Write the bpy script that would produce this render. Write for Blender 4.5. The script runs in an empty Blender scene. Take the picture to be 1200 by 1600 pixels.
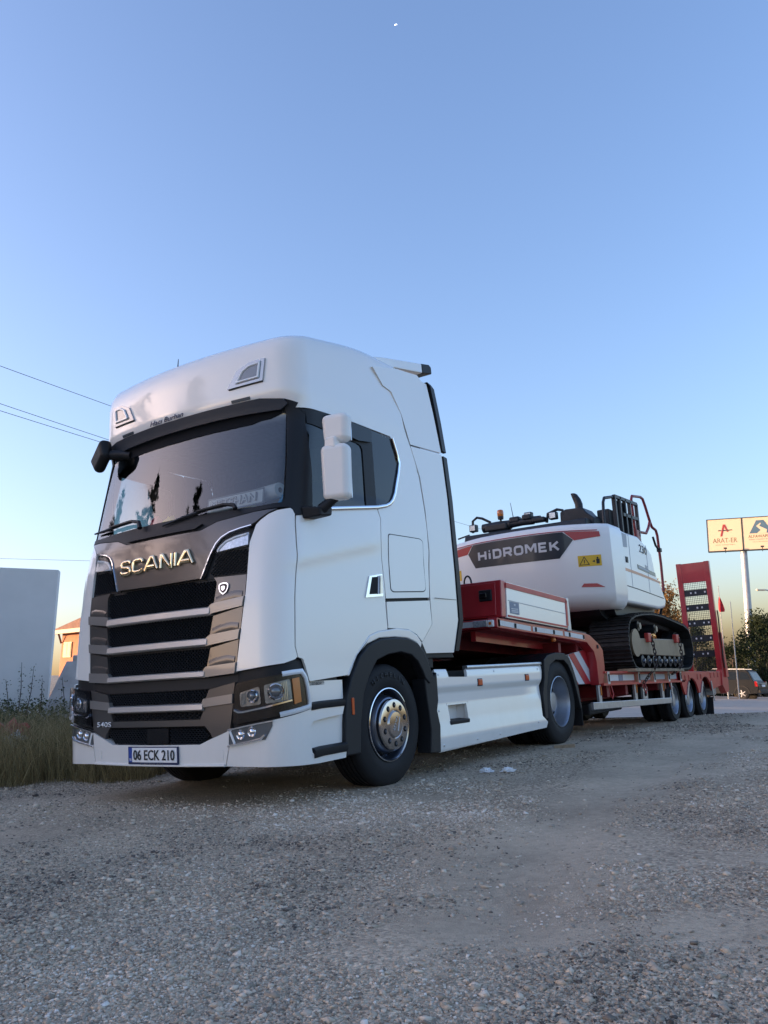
import bpy, bmesh, math, random
import numpy as np
from mathutils import Vector, Matrix
from math import sin, cos, pi, radians, hypot, atan, atan2
random.seed(7)
rng = np.random.default_rng(11)
scene = bpy.context.scene
COL = scene.collection
# ---------------------------------------------------------------- camera
# world frame: X runs back along the truck from its front axle, -Y is the driver's side, Z is up from the lot
CAM = Vector((-6.0064, -5.2417, 0.8642))
AX_R = Vector((0.5599, -0.8269, -0.0524)); AX_U = Vector((-0.1349, -0.1534, 0.9789)); AX_F = Vector((0.8175, 0.5410, 0.1975))
cam_data = bpy.data.cameras.new('camera')
cam_data.sensor_fit = 'VERTICAL'; cam_data.sensor_height = 24.0; cam_data.lens = 1296.27 / 1600 * 24.0
cam_data.clip_start = 0.05; cam_data.clip_end = 6000
cam = bpy.data.objects.new('camera', cam_data); COL.objects.link(cam)
M = Matrix((AX_R, AX_U, -AX_F)).transposed().to_4x4(); M.translation = CAM
cam.matrix_world = M; scene.camera = cam
# ---------------------------------------------------------------- sky, sun, exposure
SUN_DIR = Vector((-0.53, 0.85, 0.0)).normalized(); SUN_EL = radians(6.0)
world = bpy.data.worlds.new('World'); scene.world = world; world.use_nodes = True
wn = world.node_tree.nodes; wl = world.node_tree.links
sky = wn.new('ShaderNodeTexSky'); sky.sky_type = 'NISHITA'; sky.sun_disc = False
sky.sun_elevation = SUN_EL; sky.sun_rotation = atan2(SUN_DIR.x, SUN_DIR.y)
sky.altitude = 0; sky.air_density = 1.0; sky.dust_density = 2.4; sky.ozone_density = 2.8
bg = wn['Background']; bg.inputs[1].default_value = 0.15
wb = wn.new('ShaderNodeMix'); wb.data_type = 'RGBA'; wb.blend_type = 'MULTIPLY'; wb.inputs['Factor'].default_value = 1.0
wb.inputs['B'].default_value = (1.18, 0.97, 1.0, 1)          # the phone's white balance
wl.new(sky.outputs[0], wb.inputs['A']); wl.new(wb.outputs['Result'], bg.inputs[0])
sun_data = bpy.data.lights.new('sun', 'SUN'); sun_data.energy = 2.2; sun_data.angle = radians(0.5); sun_data.color = (1.0, 0.66, 0.38)
sun = bpy.data.objects.new('sun', sun_data); COL.objects.link(sun)
sd = (SUN_DIR * cos(SUN_EL) + Vector((0, 0, sin(SUN_EL)))).normalized()
sun.rotation_euler = sd.to_track_quat('Z', 'Y').to_euler()
sun.location = sd * 60
vs = scene.view_settings
vs.view_transform = 'Standard'; vs.look = 'None'; vs.exposure = 2.1; vs.gamma = 1.0; vs.use_curve_mapping = False
scene.cycles.max_bounces = 8; scene.cycles.transparent_max_bounces = 12
scene.cycles.use_denoising = True
# gravity in this frame: the lot under the truck falls away 3.7 degrees to the truck's right,
# so level things in the background stand along UPG
UPG = Vector((0.0356, -0.0538, 0.9979)).normalized()
GX = Vector((0.8339, 0.5519, 0.0)); GX = (GX - UPG * GX.dot(UPG)).normalized(); GY = UPG.cross(GX)
G3 = Matrix((GX, GY, UPG)).transposed()      # local x = away from the camera, local y = image left, local z = plumb up

# ---------------------------------------------------------------- mesh helpers
class MB:
    def __init__(s): s.v = []; s.f = []
    def add(s, vs_, fs):
        o = len(s.v); s.v += [tuple(p) for p in vs_]; s.f += [tuple(i + o for i in f) for f in fs]; return s
    def box(s, x0, x1, y0, y1, z0, z1):
        return s.add([(x0,y0,z0),(x1,y0,z0),(x1,y1,z0),(x0,y1,z0),(x0,y0,z1),(x1,y0,z1),(x1,y1,z1),(x0,y1,z1)],
                     [(0,3,2,1),(4,5,6,7),(0,1,5,4),(1,2,6,5),(2,3,7,6),(3,0,4,7)])
    def hexa(s, a, b):            # two quads, joined
        return s.add(list(a) + list(b), [(0,1,2,3),(7,6,5,4),(0,4,5,1),(1,5,6,2),(2,6,7,3),(3,7,4,0)])
    def prism(s, poly, axis, a0, a1):
        n = len(poly)
        def P(q, a):
            return (a, q[0], q[1]) if axis == 'x' else (q[0], a, q[1]) if axis == 'y' else (q[0], q[1], a)
        return s.add([P(q, a0) for q in poly] + [P(q, a1) for q in poly],
                     [tuple(range(n - 1, -1, -1)), tuple(range(n, 2 * n))] + [(i, (i + 1) % n, n + (i + 1) % n, n + i) for i in range(n)])
    def tube(s, pts, r, n=8, closed=False):
        pts = [Vector(p) for p in pts]; m = len(pts); rs = r if isinstance(r, (list, tuple)) else [r] * m
        vs_ = []; up = None
        for i, p in enumerate(pts):
            if closed: t = pts[(i + 1) % m] - pts[i - 1]
            else: t = pts[min(i + 1, m - 1)] - pts[max(i - 1, 0)]
            t.normalize()
            if up is None:
                up = Vector((0, 0, 1)) if abs(t.z) < .9 else Vector((1, 0, 0))
            a = t.cross(up).normalized(); up = a.cross(t).normalized()
            for k in range(n):
                q = 2 * pi * k / n; vs_.append(p + (a * cos(q) + up * sin(q)) * rs[i])
        fs = []
        for i in range(m if closed else m - 1):
            j = (i + 1) % m
            for k in range(n): fs.append((i*n+k, i*n+(k+1)%n, j*n+(k+1)%n, j*n+k))
        if not closed: fs += [tuple(range(n - 1, -1, -1)), tuple(range((m-1)*n, m*n))]
        return s.add(vs_, fs)
    def bar(s, a, b, w, h, up=(0,0,1)):       # rectangular bar from a to b
        a = Vector(a); b = Vector(b); t = (b - a).normalized(); up = Vector(up)
        if abs(t.dot(up)) > .98: up = Vector((1,0,0))
        x = t.cross(up).normalized() * w / 2; y = x.cross(t).normalized() * h / 2
        q = lambda p: [p - x - y, p + x - y, p + x + y, p - x + y]
        return s.hexa(q(a), q(b))
    def lathe(s, prof, c, axis='y', n=48, close=False, cap=True):   # prof: (radius, along axis)
        vs_ = []
        for r, a in prof:
            for k in range(n):
                q = 2 * pi * k / n
                u, w = r * cos(q), r * sin(q)
                vs_.append((c[0]+u, c[1]+a, c[2]+w) if axis == 'y' else (c[0]+a, c[1]+u, c[2]+w) if axis == 'x' else (c[0]+u, c[1]+w, c[2]+a))
        fs = []; m = len(prof)
        for i in range(m if close else m - 1):
            j = (i + 1) % m
            for k in range(n): fs.append((i*n+k, i*n+(k+1)%n, j*n+(k+1)%n, j*n+k))
        if not close and cap:
            if prof[0][0] > 1e-6: fs.append(tuple(range(n)))
            if prof[-1][0] > 1e-6: fs.append(tuple(range((m-1)*n, m*n))[::-1])
        return s.add(vs_, fs)
    def loft(s, loops, cap=True):
        n = len(loops[0]); vs_ = [p for l in loops for p in l]; fs = []
        for i in range(len(loops) - 1):
            for k in range(n): fs.append((i*n+k, i*n+(k+1)%n, (i+1)*n+(k+1)%n, (i+1)*n+k))
        if cap: fs += [tuple(range(n - 1, -1, -1)), tuple(range((len(loops)-1)*n, len(loops)*n))]
        return s.add(vs_, fs)
    def xf(s, m):
        s.v = [tuple(m @ Vector(p)) for p in s.v]; return s
    def build(s, name, mat, parent=None, bev=0, smooth=None, seg=2, flip=True):
        me = bpy.data.meshes.new(name); me.from_pydata(s.v, [], s.f)
        if flip:
            bm = bmesh.new(); bm.from_mesh(me); bmesh.ops.remove_doubles(bm, verts=bm.verts, dist=1e-6)
            bmesh.ops.recalc_face_normals(bm, faces=bm.faces); bm.to_mesh(me); bm.free()
        o = link(name, me, mat, parent)
        if smooth is not None:
            me.polygons.foreach_set('use_smooth', [True] * len(me.polygons)); me.set_sharp_from_angle(angle=radians(smooth))
        if bev:
            b = o.modifiers.new('bevel', 'BEVEL'); b.width = bev; b.segments = seg; b.limit_method = 'ANGLE'; b.angle_limit = radians(35)
            b.harden_normals = True
            me.polygons.foreach_set('use_smooth', [True] * len(me.polygons))
            if smooth is None: me.set_sharp_from_angle(angle=radians(35))
        return o

def link(name, me, mat, parent=None):
    o = bpy.data.objects.new(name, me); COL.objects.link(o)
    if mat is not None: me.materials.append(MAT[mat] if isinstance(mat, str) else mat)
    if parent is not None: o.parent = parent
    return o
def thing(name, label, cat, loc=(0,0,0), group=None, mat3=None, rz=0):
    o = bpy.data.objects.new(name, None); COL.objects.link(o); o.empty_display_size = .2
    if mat3 is None: o.location = loc; o.rotation_euler = (0, 0, rz)
    else: o.matrix_world = Matrix.Translation(loc) @ (mat3 @ Matrix.Rotation(rz, 3, 'Z')).to_4x4()
    tag(o, label, cat, group); return o
def tag(o, label=None, cat=None, group=None, kind=None):
    if label: o['label'] = label
    if cat: o['category'] = cat
    if group: o['group'] = group
    if kind: o['kind'] = kind
    return o
def twin(o, mtx, parent=None):
    # mirrored / moved copy of a part with its own sub-parts, baked into new mesh data so that scale stays positive
    me = o.data.copy(); me.transform(mtx)
    if mtx.determinant() < 0: me.flip_normals()
    c = o.copy(); c.data = me; COL.objects.link(c); c.parent = parent if parent is not None else o.parent
    for ch in list(o.children): twin(ch, mtx, c)
    return c
MIRY = Matrix.Diagonal((1, -1, 1, 1))
def copy_tree(o, parent=None):
    c = o.copy(); COL.objects.link(c); c.parent = parent
    for ch in list(o.children): copy_tree(ch, c)
    return c

def text(name, s, height, mat, parent, org, xax, yax, width=None, ext=.004, bold=0.0, shear=0, align='CENTER', bevel=0):
    cu = bpy.data.curves.new(name, 'FONT'); cu.body = s; cu.size = 1.0; cu.extrude = 0; cu.offset = bold; cu.shear = shear
    cu.align_x = 'LEFT'; cu.resolution_u = 3
    t = bpy.data.objects.new(name, cu); COL.objects.link(t)
    dg = bpy.context.evaluated_depsgraph_get(); me = bpy.data.meshes.new_from_object(t.evaluated_get(dg))
    bpy.data.objects.remove(t); bpy.data.curves.remove(cu)
    v = np.zeros(len(me.vertices) * 3); me.vertices.foreach_get('co', v); v = v.reshape(-1, 3)
    lo = v.min(0); hi = v.max(0); sy = height / (hi[1] - lo[1]); sx = sy if width is None else width / (hi[0] - lo[0])
    xa = Vector(xax).normalized(); ya = Vector(yax); ya = (ya - xa * ya.dot(xa)).normalized(); za = xa.cross(ya); org = Vector(org)
    cx = (lo[0] + hi[0]) / 2 if align == 'CENTER' else lo[0]; cy = (lo[1] + hi[1]) / 2
    bm = bmesh.new(); bm.from_mesh(me)
    if ext:
        r = bmesh.ops.extrude_face_region(bm, geom=bm.faces[:])
        for e in r['geom']:
            if isinstance(e, bmesh.types.BMVert): e.co.z += 1.0
    for q in bm.verts:
        p = org + xa * ((q.co.x - cx) * sx) + ya * ((q.co.y - cy) * sy) + za * (ext * q.co.z)
        q.co = p
    bmesh.ops.remove_doubles(bm, verts=bm.verts, dist=1e-6)
    bmesh.ops.recalc_face_normals(bm, faces=bm.faces); bm.to_mesh(me); bm.free()
    me.name = name
    o = bpy.data.objects.new(name, me); COL.objects.link(o); me.materials.clear(); me.materials.append(MAT[mat])
    if parent is not None: o.parent = parent
    if bevel:
        b = o.modifiers.new('bevel', 'BEVEL'); b.width = bevel; b.segments = 2; b.limit_method = 'ANGLE'; b.angle_limit = radians(50)
    return o

# panels on a curved surface: polygon in (u,v), clipped into a grid, mapped through F, with a returned edge
def clip_axis(poly, ax, lo, hi):
    for lim, sg in ((lo, 1), (hi, -1)):
        out = []; n = len(poly)
        for i in range(n):
            a, b = poly[i - 1], poly[i]
            da, db = sg * (a[ax] - lim), sg * (b[ax] - lim)
            if da >= 0 and db >= 0: out.append(b)
            elif da >= 0 or db >= 0:
                t = da / (da - db); q = [a[0] + (b[0]-a[0]) * t, a[1] + (b[1]-a[1]) * t]; q[ax] = lim; q = tuple(q)
                out.append(q)
                if db >= 0: out.append(b)
        poly = out
        if len(poly) < 3: return []
    return poly
def panel(name, poly, F, mat, parent, off=0.0, thick=.02, du=.06, dv=.06, hole=None):
    pieces = poly if isinstance(poly[0][0], (tuple, list)) else [poly]
    pieces = [[tuple(map(float, p)) for p in q] for q in pieces]
    if hole is not None:        # rectangular opening (u0, u1, v0, v1): four pieces round it
        q = pieces[0]; u0, u1, v0, v1 = hole; mid = clip_axis(q, 1, v0, v1)
        pieces = [clip_axis(q, 1, -99, v0), clip_axis(q, 1, v1, 99), clip_axis(mid, 0, -99, u0), clip_axis(mid, 0, u1, 99)]
    pieces = [q if sum(q[i-1][0]*q[i][1] - q[i][0]*q[i-1][1] for i in range(len(q))) > 0 else q[::-1] for q in pieces]
    us = [p[0] for q in pieces for p in q]; vs_ = [p[1] for q in pieces for p in q]
    key = {}; V = []; UV = []; faces = []
    i0, i1 = math.floor(min(us)/du), math.ceil(max(us)/du); j0, j1 = math.floor(min(vs_)/dv), math.ceil(max(vs_)/dv)
    for poly, i in [(q, i) for q in pieces for i in range(i0, i1)]:
        c = clip_axis(poly, 0, i*du, (i+1)*du)
        if not c: continue
        for j in range(j0, j1):
            d = clip_axis(c, 1, j*dv, (j+1)*dv)
            if not d: continue
            idx = []
            for q in d:
                kq = (round(q[0], 5), round(q[1], 5))
                if kq not in key: key[kq] = len(UV); UV.append(q)
                if not idx or idx[-1] != key[kq]: idx.append(key[kq])
            if len(idx) > 1 and idx[0] == idx[-1]: idx.pop()
            if len(idx) >= 3 and len(set(idx)) == len(idx): faces.append(idx)
            elif len(set(idx)) >= 3:
                seen = []; [seen.append(q) for q in idx if q not in seen]; faces.append(seen)
    P = []; N = []
    for u, v in UV:
        p = Vector(F(u, v)); e = 1e-3
        du_ = Vector(F(u+e, v)) - Vector(F(u-e, v)); dv_ = Vector(F(u, v+e)) - Vector(F(u, v-e))
        n = du_.cross(dv_); n = n.normalized() if n.length > 1e-12 else Vector((0,-1,0))
        P.append(p + n*off); N.append(n)
    ec = {}
    for f in faces:
        for k in range(len(f)): e = (f[k-1], f[k]); ec[tuple(sorted(e))] = ec.get(tuple(sorted(e)), 0) + 1
    nv = len(P); verts = list(P); low = {}
    def L(i):
        if i not in low: low[i] = len(verts); verts.append(P[i] - N[i]*thick)
        return low[i]
    allf = [tuple(f) for f in faces]; nf = len(allf)
    if thick:
        for f in faces:
            for k in range(len(f)):
                a, b = f[k-1], f[k]
                if ec[tuple(sorted((a, b)))] == 1: allf.append((b, a, L(a), L(b)))
    me = bpy.data.meshes.new(name); me.from_pydata(verts, [], allf); me.validate()
    me.polygons.foreach_set('use_smooth', [True] * len(me.polygons))
    nl = []
    for pi_, p in enumerate(me.polygons):
        if p.index < nf and all(v < nv for v in p.vertices): nl += [N[v] for v in p.vertices]
        else: nl += [p.normal.copy()] * len(p.vertices)
    me.normals_split_custom_set([tuple(n) for n in nl])
    return link(name, me, mat, parent)
def strip(name, path, F, mat, parent, w=.02, o0=0.0, o1=.012, closed=False, prof=None):
    # a moulding laid along a path on a surface; prof = [(side, off)...] closed section
    prof = prof or [(-w/2, o0), (-w/2, o1*.7), (-w/4, o1), (w/4, o1), (w/2, o1*.7), (w/2, o0)]
    P = []; N = []
    for u, v in path:
        p = Vector(F(u, v)); e = 1e-3
        n = (Vector(F(u+e, v)) - Vector(F(u-e, v))).cross(Vector(F(u, v+e)) - Vector(F(u, v-e))).normalized(); P.append(p); N.append(n)
    m = len(P); loops = []
    for i in range(m):
        a = (P[i] - P[i-1]) if (i or closed) else None; b = (P[(i+1) % m] - P[i]) if (i < m-1 or closed) else None
        t = (a.normalized() if a else b.normalized()) + (b.normalized() if b else a.normalized()); t.normalize()
        sd_ = N[i].cross(t).normalized()
        k = 1.0
        if a and b: k = 1 / max(.6, math.sqrt(max(.05, (1 + a.normalized().dot(b.normalized())) / 2)))
        loops.append([P[i] + sd_*(q[0]*k) + N[i]*q[1] for q in prof])
    mb = MB()
    if closed: loops.append(loops[0]); mb.loft(loops, cap=False)
    else: mb.loft(loops)
    return mb.build(name, mat, parent, smooth=40)
def dense(path, step=.08):
    out = []
    for a, b in zip(path, path[1:]):
        n = max(1, int(hypot(b[0]-a[0], b[1]-a[1]) / step))
        out += [(a[0]+(b[0]-a[0])*k/n, a[1]+(b[1]-a[1])*k/n) for k in range(n)]
    return out + [path[-1]]
def rounded(poly, r, n=4):
    out = []; m = len(poly)
    for i in range(m):
        a, p, b = Vector(poly[i-1]), Vector(poly[i]), Vector(poly[(i+1) % m])
        d0 = min(r, (a-p).length*.45); d1 = min(r, (b-p).length*.45)
        q0 = p + (a-p).normalized()*d0; q1 = p + (b-p).normalized()*d1
        for k in range(n+1):
            t = k/n; out.append(tuple(q0*(1-t)**2 + p*(2*t*(1-t)) + q1*t*t))
    return out
def mirs(poly): return [(-u, v) for u, v in poly][::-1]
def sym(half): return half + [(-u, v) for u, v in half[::-1] if u != 0]     # half outline with u >= 0, from one centre point to the other
# ---------------------------------------------------------------- materials
MAT = {}
def mat(name, col, rough=.5, metal=0.0, coat=0.0, spec=.5, var=0.0, vscale=6.0, bump=0.0, bscale=60.0, alpha=None, emit=None, estr=1.0, trans=0.0, rvar=0.0, dirt=0.0, dirtz=(.2, 1.2), dirtcol=(.16,.14,.12)):
    m = bpy.data.materials.new(name); m.use_nodes = True; nt = m.node_tree; n = nt.nodes; l = nt.links
    b = n['Principled BSDF']; b.inputs['Base Color'].default_value = (*col, 1); b.inputs['Roughness'].default_value = rough
    b.inputs['Metallic'].default_value = metal; b.inputs['Coat Weight'].default_value = coat; b.inputs['Coat Roughness'].default_value = .06
    b.inputs['Specular IOR Level'].default_value = spec
    if trans: b.inputs['Transmission Weight'].default_value = trans
    if emit: b.inputs['Emission Color'].default_value = (*emit, 1); b.inputs['Emission Strength'].default_value = estr
    if var or rvar or bump or dirt:
        tc = n.new('ShaderNodeTexCoord')
    last = None
    if var:
        nz = n.new('ShaderNodeTexNoise'); nz.inputs['Scale'].default_value = vscale; nz.inputs['Detail'].default_value = 6
        l.new(tc.outputs['Object'], nz.inputs['Vector'])
        mr = n.new('ShaderNodeMapRange'); mr.inputs['From Min'].default_value = .3; mr.inputs['From Max'].default_value = .7
        mr.inputs['To Min'].default_value = 1 - var; mr.inputs['To Max'].default_value = 1 + var; l.new(nz.outputs['Fac'], mr.inputs['Value'])
        mx = n.new('ShaderNodeMix'); mx.data_type = 'RGBA'; mx.blend_type = 'MULTIPLY'; mx.inputs['Factor'].default_value = 1
        mx.inputs['A'].default_value = (*col, 1); l.new(mr.outputs[0], mx.inputs['B']); last = mx.outputs['Result']
    if dirt:       # splashed road dust: dense low on the panel, broken up by noise
        sx = n.new('ShaderNodeSeparateXYZ'); l.new(tc.outputs['Object'], sx.inputs[0])
        zr = n.new('ShaderNodeMapRange'); zr.inputs['From Min'].default_value = dirtz[0]; zr.inputs['From Max'].default_value = dirtz[1]
        zr.inputs['To Min'].default_value = 1; zr.inputs['To Max'].default_value = 0; l.new(sx.outputs['Z'], zr.inputs['Value'])
        dn = n.new('ShaderNodeTexNoise'); dn.inputs['Scale'].default_value = 5; dn.inputs['Detail'].default_value = 8; dn.inputs['Roughness'].default_value = .7
        mp = n.new('ShaderNodeMapping'); mp.inputs['Scale'].default_value = (1, 1, .35); l.new(tc.outputs['Object'], mp.inputs[0]); l.new(mp.outputs[0], dn.inputs['Vector'])
        dm = n.new('ShaderNodeMath'); dm.operation = 'MULTIPLY'; l.new(zr.outputs[0], dm.inputs[0]); l.new(dn.outputs['Fac'], dm.inputs[1])
        d2 = n.new('ShaderNodeMath'); d2.operation = 'MULTIPLY'; d2.inputs[1].default_value = dirt; d2.use_clamp = True; l.new(dm.outputs[0], d2.inputs[0])
        mx = n.new('ShaderNodeMix'); mx.data_type = 'RGBA'; l.new(d2.outputs[0], mx.inputs['Factor'])
        if last: l.new(last, mx.inputs['A'])
        else: mx.inputs['A'].default_value = (*col, 1)
        mx.inputs['B'].default_value = (*dirtcol, 1); last = mx.outputs['Result']
    if last: l.new(last, b.inputs['Base Color'])
    if rvar:
        nz = n.new('ShaderNodeTexNoise'); nz.inputs['Scale'].default_value = 3.0; nz.inputs['Detail'].default_value = 8; l.new(tc.outputs['Object'], nz.inputs['Vector'])
        mr = n.new('ShaderNodeMapRange'); mr.inputs['To Min'].default_value = max(.02, rough - rvar); mr.inputs['To Max'].default_value = rough + rvar
        l.new(nz.outputs['Fac'], mr.inputs['Value']); l.new(mr.outputs[0], b.inputs['Roughness'])
    if bump:
        nz = n.new('ShaderNodeTexNoise'); nz.inputs['Scale'].default_value = bscale; nz.inputs['Detail'].default_value = 4; l.new(tc.outputs['Object'], nz.inputs['Vector'])
        bp = n.new('ShaderNodeBump'); bp.inputs['Strength'].default_value = bump; bp.inputs['Distance'].default_value = .01
        l.new(nz.outputs['Fac'], bp.inputs['Height']); l.new(bp.outputs[0], b.inputs['Normal'])
    MAT[name] = m; return m
def glass(name, tint, rough=0.0, thru=1.0, ior=1.5, refl=1.0):
    # thin automotive glass: fresnel mirror over a tinted see-through layer
    m = bpy.data.materials.new(name); m.use_nodes = True; nt = m.node_tree; n = nt.nodes; l = nt.links
    n.remove(n['Principled BSDF']); out = n['Material Output']
    tr = n.new('ShaderNodeBsdfTransparent'); tr.inputs[0].default_value = (*tint, 1)
    gl = n.new('ShaderNodeBsdfGlossy'); gl.inputs['Roughness'].default_value = rough; gl.inputs[0].default_value = (refl, refl, refl, 1)
    fr = n.new('ShaderNodeFresnel'); fr.inputs['IOR'].default_value = ior
    mx = n.new('ShaderNodeMixShader'); l.new(fr.outputs[0], mx.inputs[0]); l.new(tr.outputs[0], mx.inputs[1]); l.new(gl.outputs[0], mx.inputs[2])
    l.new(mx.outputs[0], out.inputs[0]); MAT[name] = m; return m
mat('white_paint', (.88,.85,.80), .26, coat=.9, rvar=.015, dirt=.35, dirtz=(.1, .8), dirtcol=(.24,.21,.18))
mat('white_plastic', (.84,.81,.77), .38, bump=.02, bscale=300)
mat('seam_black', (.012,.012,.014), .6)
mat('black_plastic', (.013,.014,.017), .5, spec=.28, bump=.06, bscale=400, dirt=.35, dirtz=(0,.9), dirtcol=(.07,.065,.06))
mat('black_gloss', (.008,.008,.010), .2, spec=.35)
mat('visor_grey', (.035,.042,.055), .42, spec=.35)
mat('bronze_paint', (.115,.105,.10), .30, metal=.55, coat=.5, rvar=.05)
mat('silver_bar', (.56,.53,.50), .32, metal=.35, coat=.3)
mat('bronze_light', (.30,.28,.265), .32, metal=.45, coat=.3)
mat('frit', (.006,.008,.012), .7, spec=.12)
mat('lamp_frame', (.42,.44,.47), .25, metal=.6)
mat('chrome', (.78,.78,.80), .06, metal=1)
mat('polished', (.55,.50,.47), .16, metal=1, var=.06, vscale=9)
mat('steel_rim', (.16,.18,.23), .30, metal=.85, var=.10, vscale=12)
mat('alu', (.52,.53,.55), .38, metal=.85, var=.08, vscale=14, rvar=.08)
mat('alu_rim', (.36,.38,.42), .40, metal=.9, var=.12, vscale=10)
mat('rubber', (.011,.011,.013), .7, spec=.3, bump=.15, bscale=90, var=.2, vscale=5, dirt=.22, dirtz=(-.2,.6), dirtcol=(.055,.05,.046))
mat('rubber_letter', (.035,.035,.036), .7)
mat('dark_void', (.006,.006,.007), .8)
mat('chassis', (.02,.02,.022), .6, var=.3, vscale=12)
mat('amber', (.55,.14,.02), .18, coat=.6)
mat('amber_reflector', (.6,.09,.02), .25, coat=.5)
mat('lamp_clear', (.62,.65,.68), .10, metal=.55, var=.25, vscale=45)
mat('lamp_white', (.78,.80,.82), .15, coat=.7)
mat('lamp_dark', (.16,.17,.18), .12, metal=.5, coat=.5)
mat('lamp_bowl', (.20,.215,.23), .22, metal=.7, var=.3, vscale=30)
mat('headliner', (.30,.28,.26), .8, var=.08, vscale=20)
mat('dash', (.035,.034,.034), .6)
mat('seat', (.05,.05,.055), .8)
mat('red_paint', (.40,.022,.028), .32, coat=.35, var=.12, vscale=4, rvar=.08, dirt=.3, dirtz=(-.2,1.0), dirtcol=(.14,.09,.08))
mat('red_dark', (.22,.014,.018), .5, var=.2, vscale=6)
mat('red_bright', (.50,.045,.035), .4, var=.1, vscale=8)
mat('red_decal', (.42,.03,.035), .3, coat=.3)
mat('tape_white', (.62,.62,.63), .35, var=.06, vscale=60)
mat('tape_red', (.42,.02,.03), .35)
mat('blue_sticker', (.16,.20,.28), .4)
mat('timber', (.30,.22,.14), .8, var=.3, vscale=18, bump=.3, bscale=50)
mat('track_steel', (.035,.034,.034), .55, metal=.5, var=.35, vscale=10, bump=.2, bscale=60)
mat('beige_paint', (.26,.19,.12), .45, var=.12, vscale=8, dirt=.3, dirtz=(.8,1.4))
mat('excavator_white', (.87,.84,.80), .30, coat=.4, rvar=.02)
mat('excavator_grey', (.40,.42,.45), .5)
mat('decal_black', (.03,.034,.042), .3, coat=.3)
mat('decal_orange', (.75,.35,.20), .4)
mat('yellow_decal', (.75,.45,.02), .4)
mat('black_metal', (.018,.02,.024), .45, metal=.2, var=.2, vscale=15)
mat('red_rail', (.22,.02,.025), .4)
mat('rust_chain', (.07,.05,.045), .6, metal=.6, var=.3, vscale=30)
mat('plate_white', (.86,.86,.86), .35); mat('plate_blue', (.02,.06,.32), .4); mat('print_black', (.012,.012,.013), .5)
mat('navy', (.015,.025,.08), .4)
mat('sunset_chrome', (.88,.70,.44), .10, metal=1)  # chrome tinted gold: sunset reflected in the letters, put into the colour
mat('badge_silver', (.5,.5,.52), .25, metal=.9)
mat('moon', (.9,.9,.9), .9, emit=(1,1,1), estr=1.2)
mat('cable', (.02,.02,.022), .6)
mat('paper', (.80,.80,.80), .8, bump=.1, bscale=200); mat('card_tube', (.35,.25,.16), .9)
mat('blue_cloth', (.10,.35,.62), .9, var=.2, vscale=30); mat('yellow_cloth', (.75,.62,.10), .9, var=.15, vscale=30); mat('pink_cloth', (.6,.10,.16), .9, var=.2, vscale=30)
mat('sign_face', (.72,.72,.73), .35)
mat('letter_edge', (.30,.31,.32), .5)
glass('windscreen_glass', (.93,.97,.97), ior=1.9)
glass('door_glass', (.22,.33,.36), ior=1.5)
glass('tinted_glass', (.05,.07,.08), ior=1.5)
glass('lens_glass', (.96,.97,.98), ior=1.2)
# ---------------------------------------------------------------- ground, road, gravel
def sstep(a, b, x):
    t = np.clip((x - a) / (b - a), 0, 1); return t*t*(3-2*t)
def ab(X, Y): return (X+6.0064)*.8339 + (Y+5.2417)*.5519, (X+6.0064)*.5519 - (Y+5.2417)*.8339
def hgt(X, Y, rough=True):
    X = np.asarray(X, float); Y = np.asarray(Y, float); a, b = ab(X, Y)
    lot = -.0205*np.maximum(0, X-4.2)
    lev = -.065*b - .075
    w = np.maximum(sstep(15.5, 24, a), sstep(2.6, 8, Y)); w = np.maximum(w, sstep(9, 22, np.abs(b-2))); w = np.maximum(w, sstep(6, 16, -a))
    h = lot*(1-w) + lev*w
    if rough:
        near = 1 - sstep(16, 26, a); tr = sstep(1.0, 2.2, np.abs(Y+.05))*.75 + .25
        h = h + near*tr*(.012*np.sin(X*1.7+Y*.9+.4)*np.sin(Y*2.1-X*.6) + .008*np.sin(X*4.3-Y*3.1)*np.sin(Y*5.2+X*1.3))
        h = h + near*.05*np.exp(-((a-15.5)/1.3)**2)*sstep(3, 7, b)      # spoil bank at the edge of the lot
        h = h - near*.022*np.exp(-(seg_dist(X, Y)/.28)**2)
    return h
TRACK = [(-3.1,-3.78), (-2.45,-3.52), (-1.5,-3.30), (-.4,-3.15), (.8,-3.02), (2.4,-2.9), (4.6,-2.85), (10,-2.9)]
def seg_dist(X, Y):
    d = np.full(np.shape(X), 99.0)
    for (x0, y0), (x1, y1) in zip(TRACK, TRACK[1:]):
        t = np.clip(((X-x0)*(x1-x0) + (Y-y0)*(y1-y0)) / ((x1-x0)**2 + (y1-y0)**2), 0, 1)
        d = np.minimum(d, np.hypot(X-x0-t*(x1-x0), Y-y0-t*(y1-y0)))
    return d
def vnoise(X, Y, s, seed):
    r = np.random.default_rng(seed); T = r.random((64, 64)); x = X*s; y = Y*s
    i = np.floor(x).astype(int); j = np.floor(y).astype(int); fx = x-i; fy = y-j; fx = fx*fx*(3-2*fx); fy = fy*fy*(3-2*fy)
    g = lambda a, b: T[a % 64, b % 64]
    return (g(i,j)*(1-fx)+g(i+1,j)*fx)*(1-fy) + (g(i,j+1)*(1-fx)+g(i+1,j+1)*fx)*fy
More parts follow.
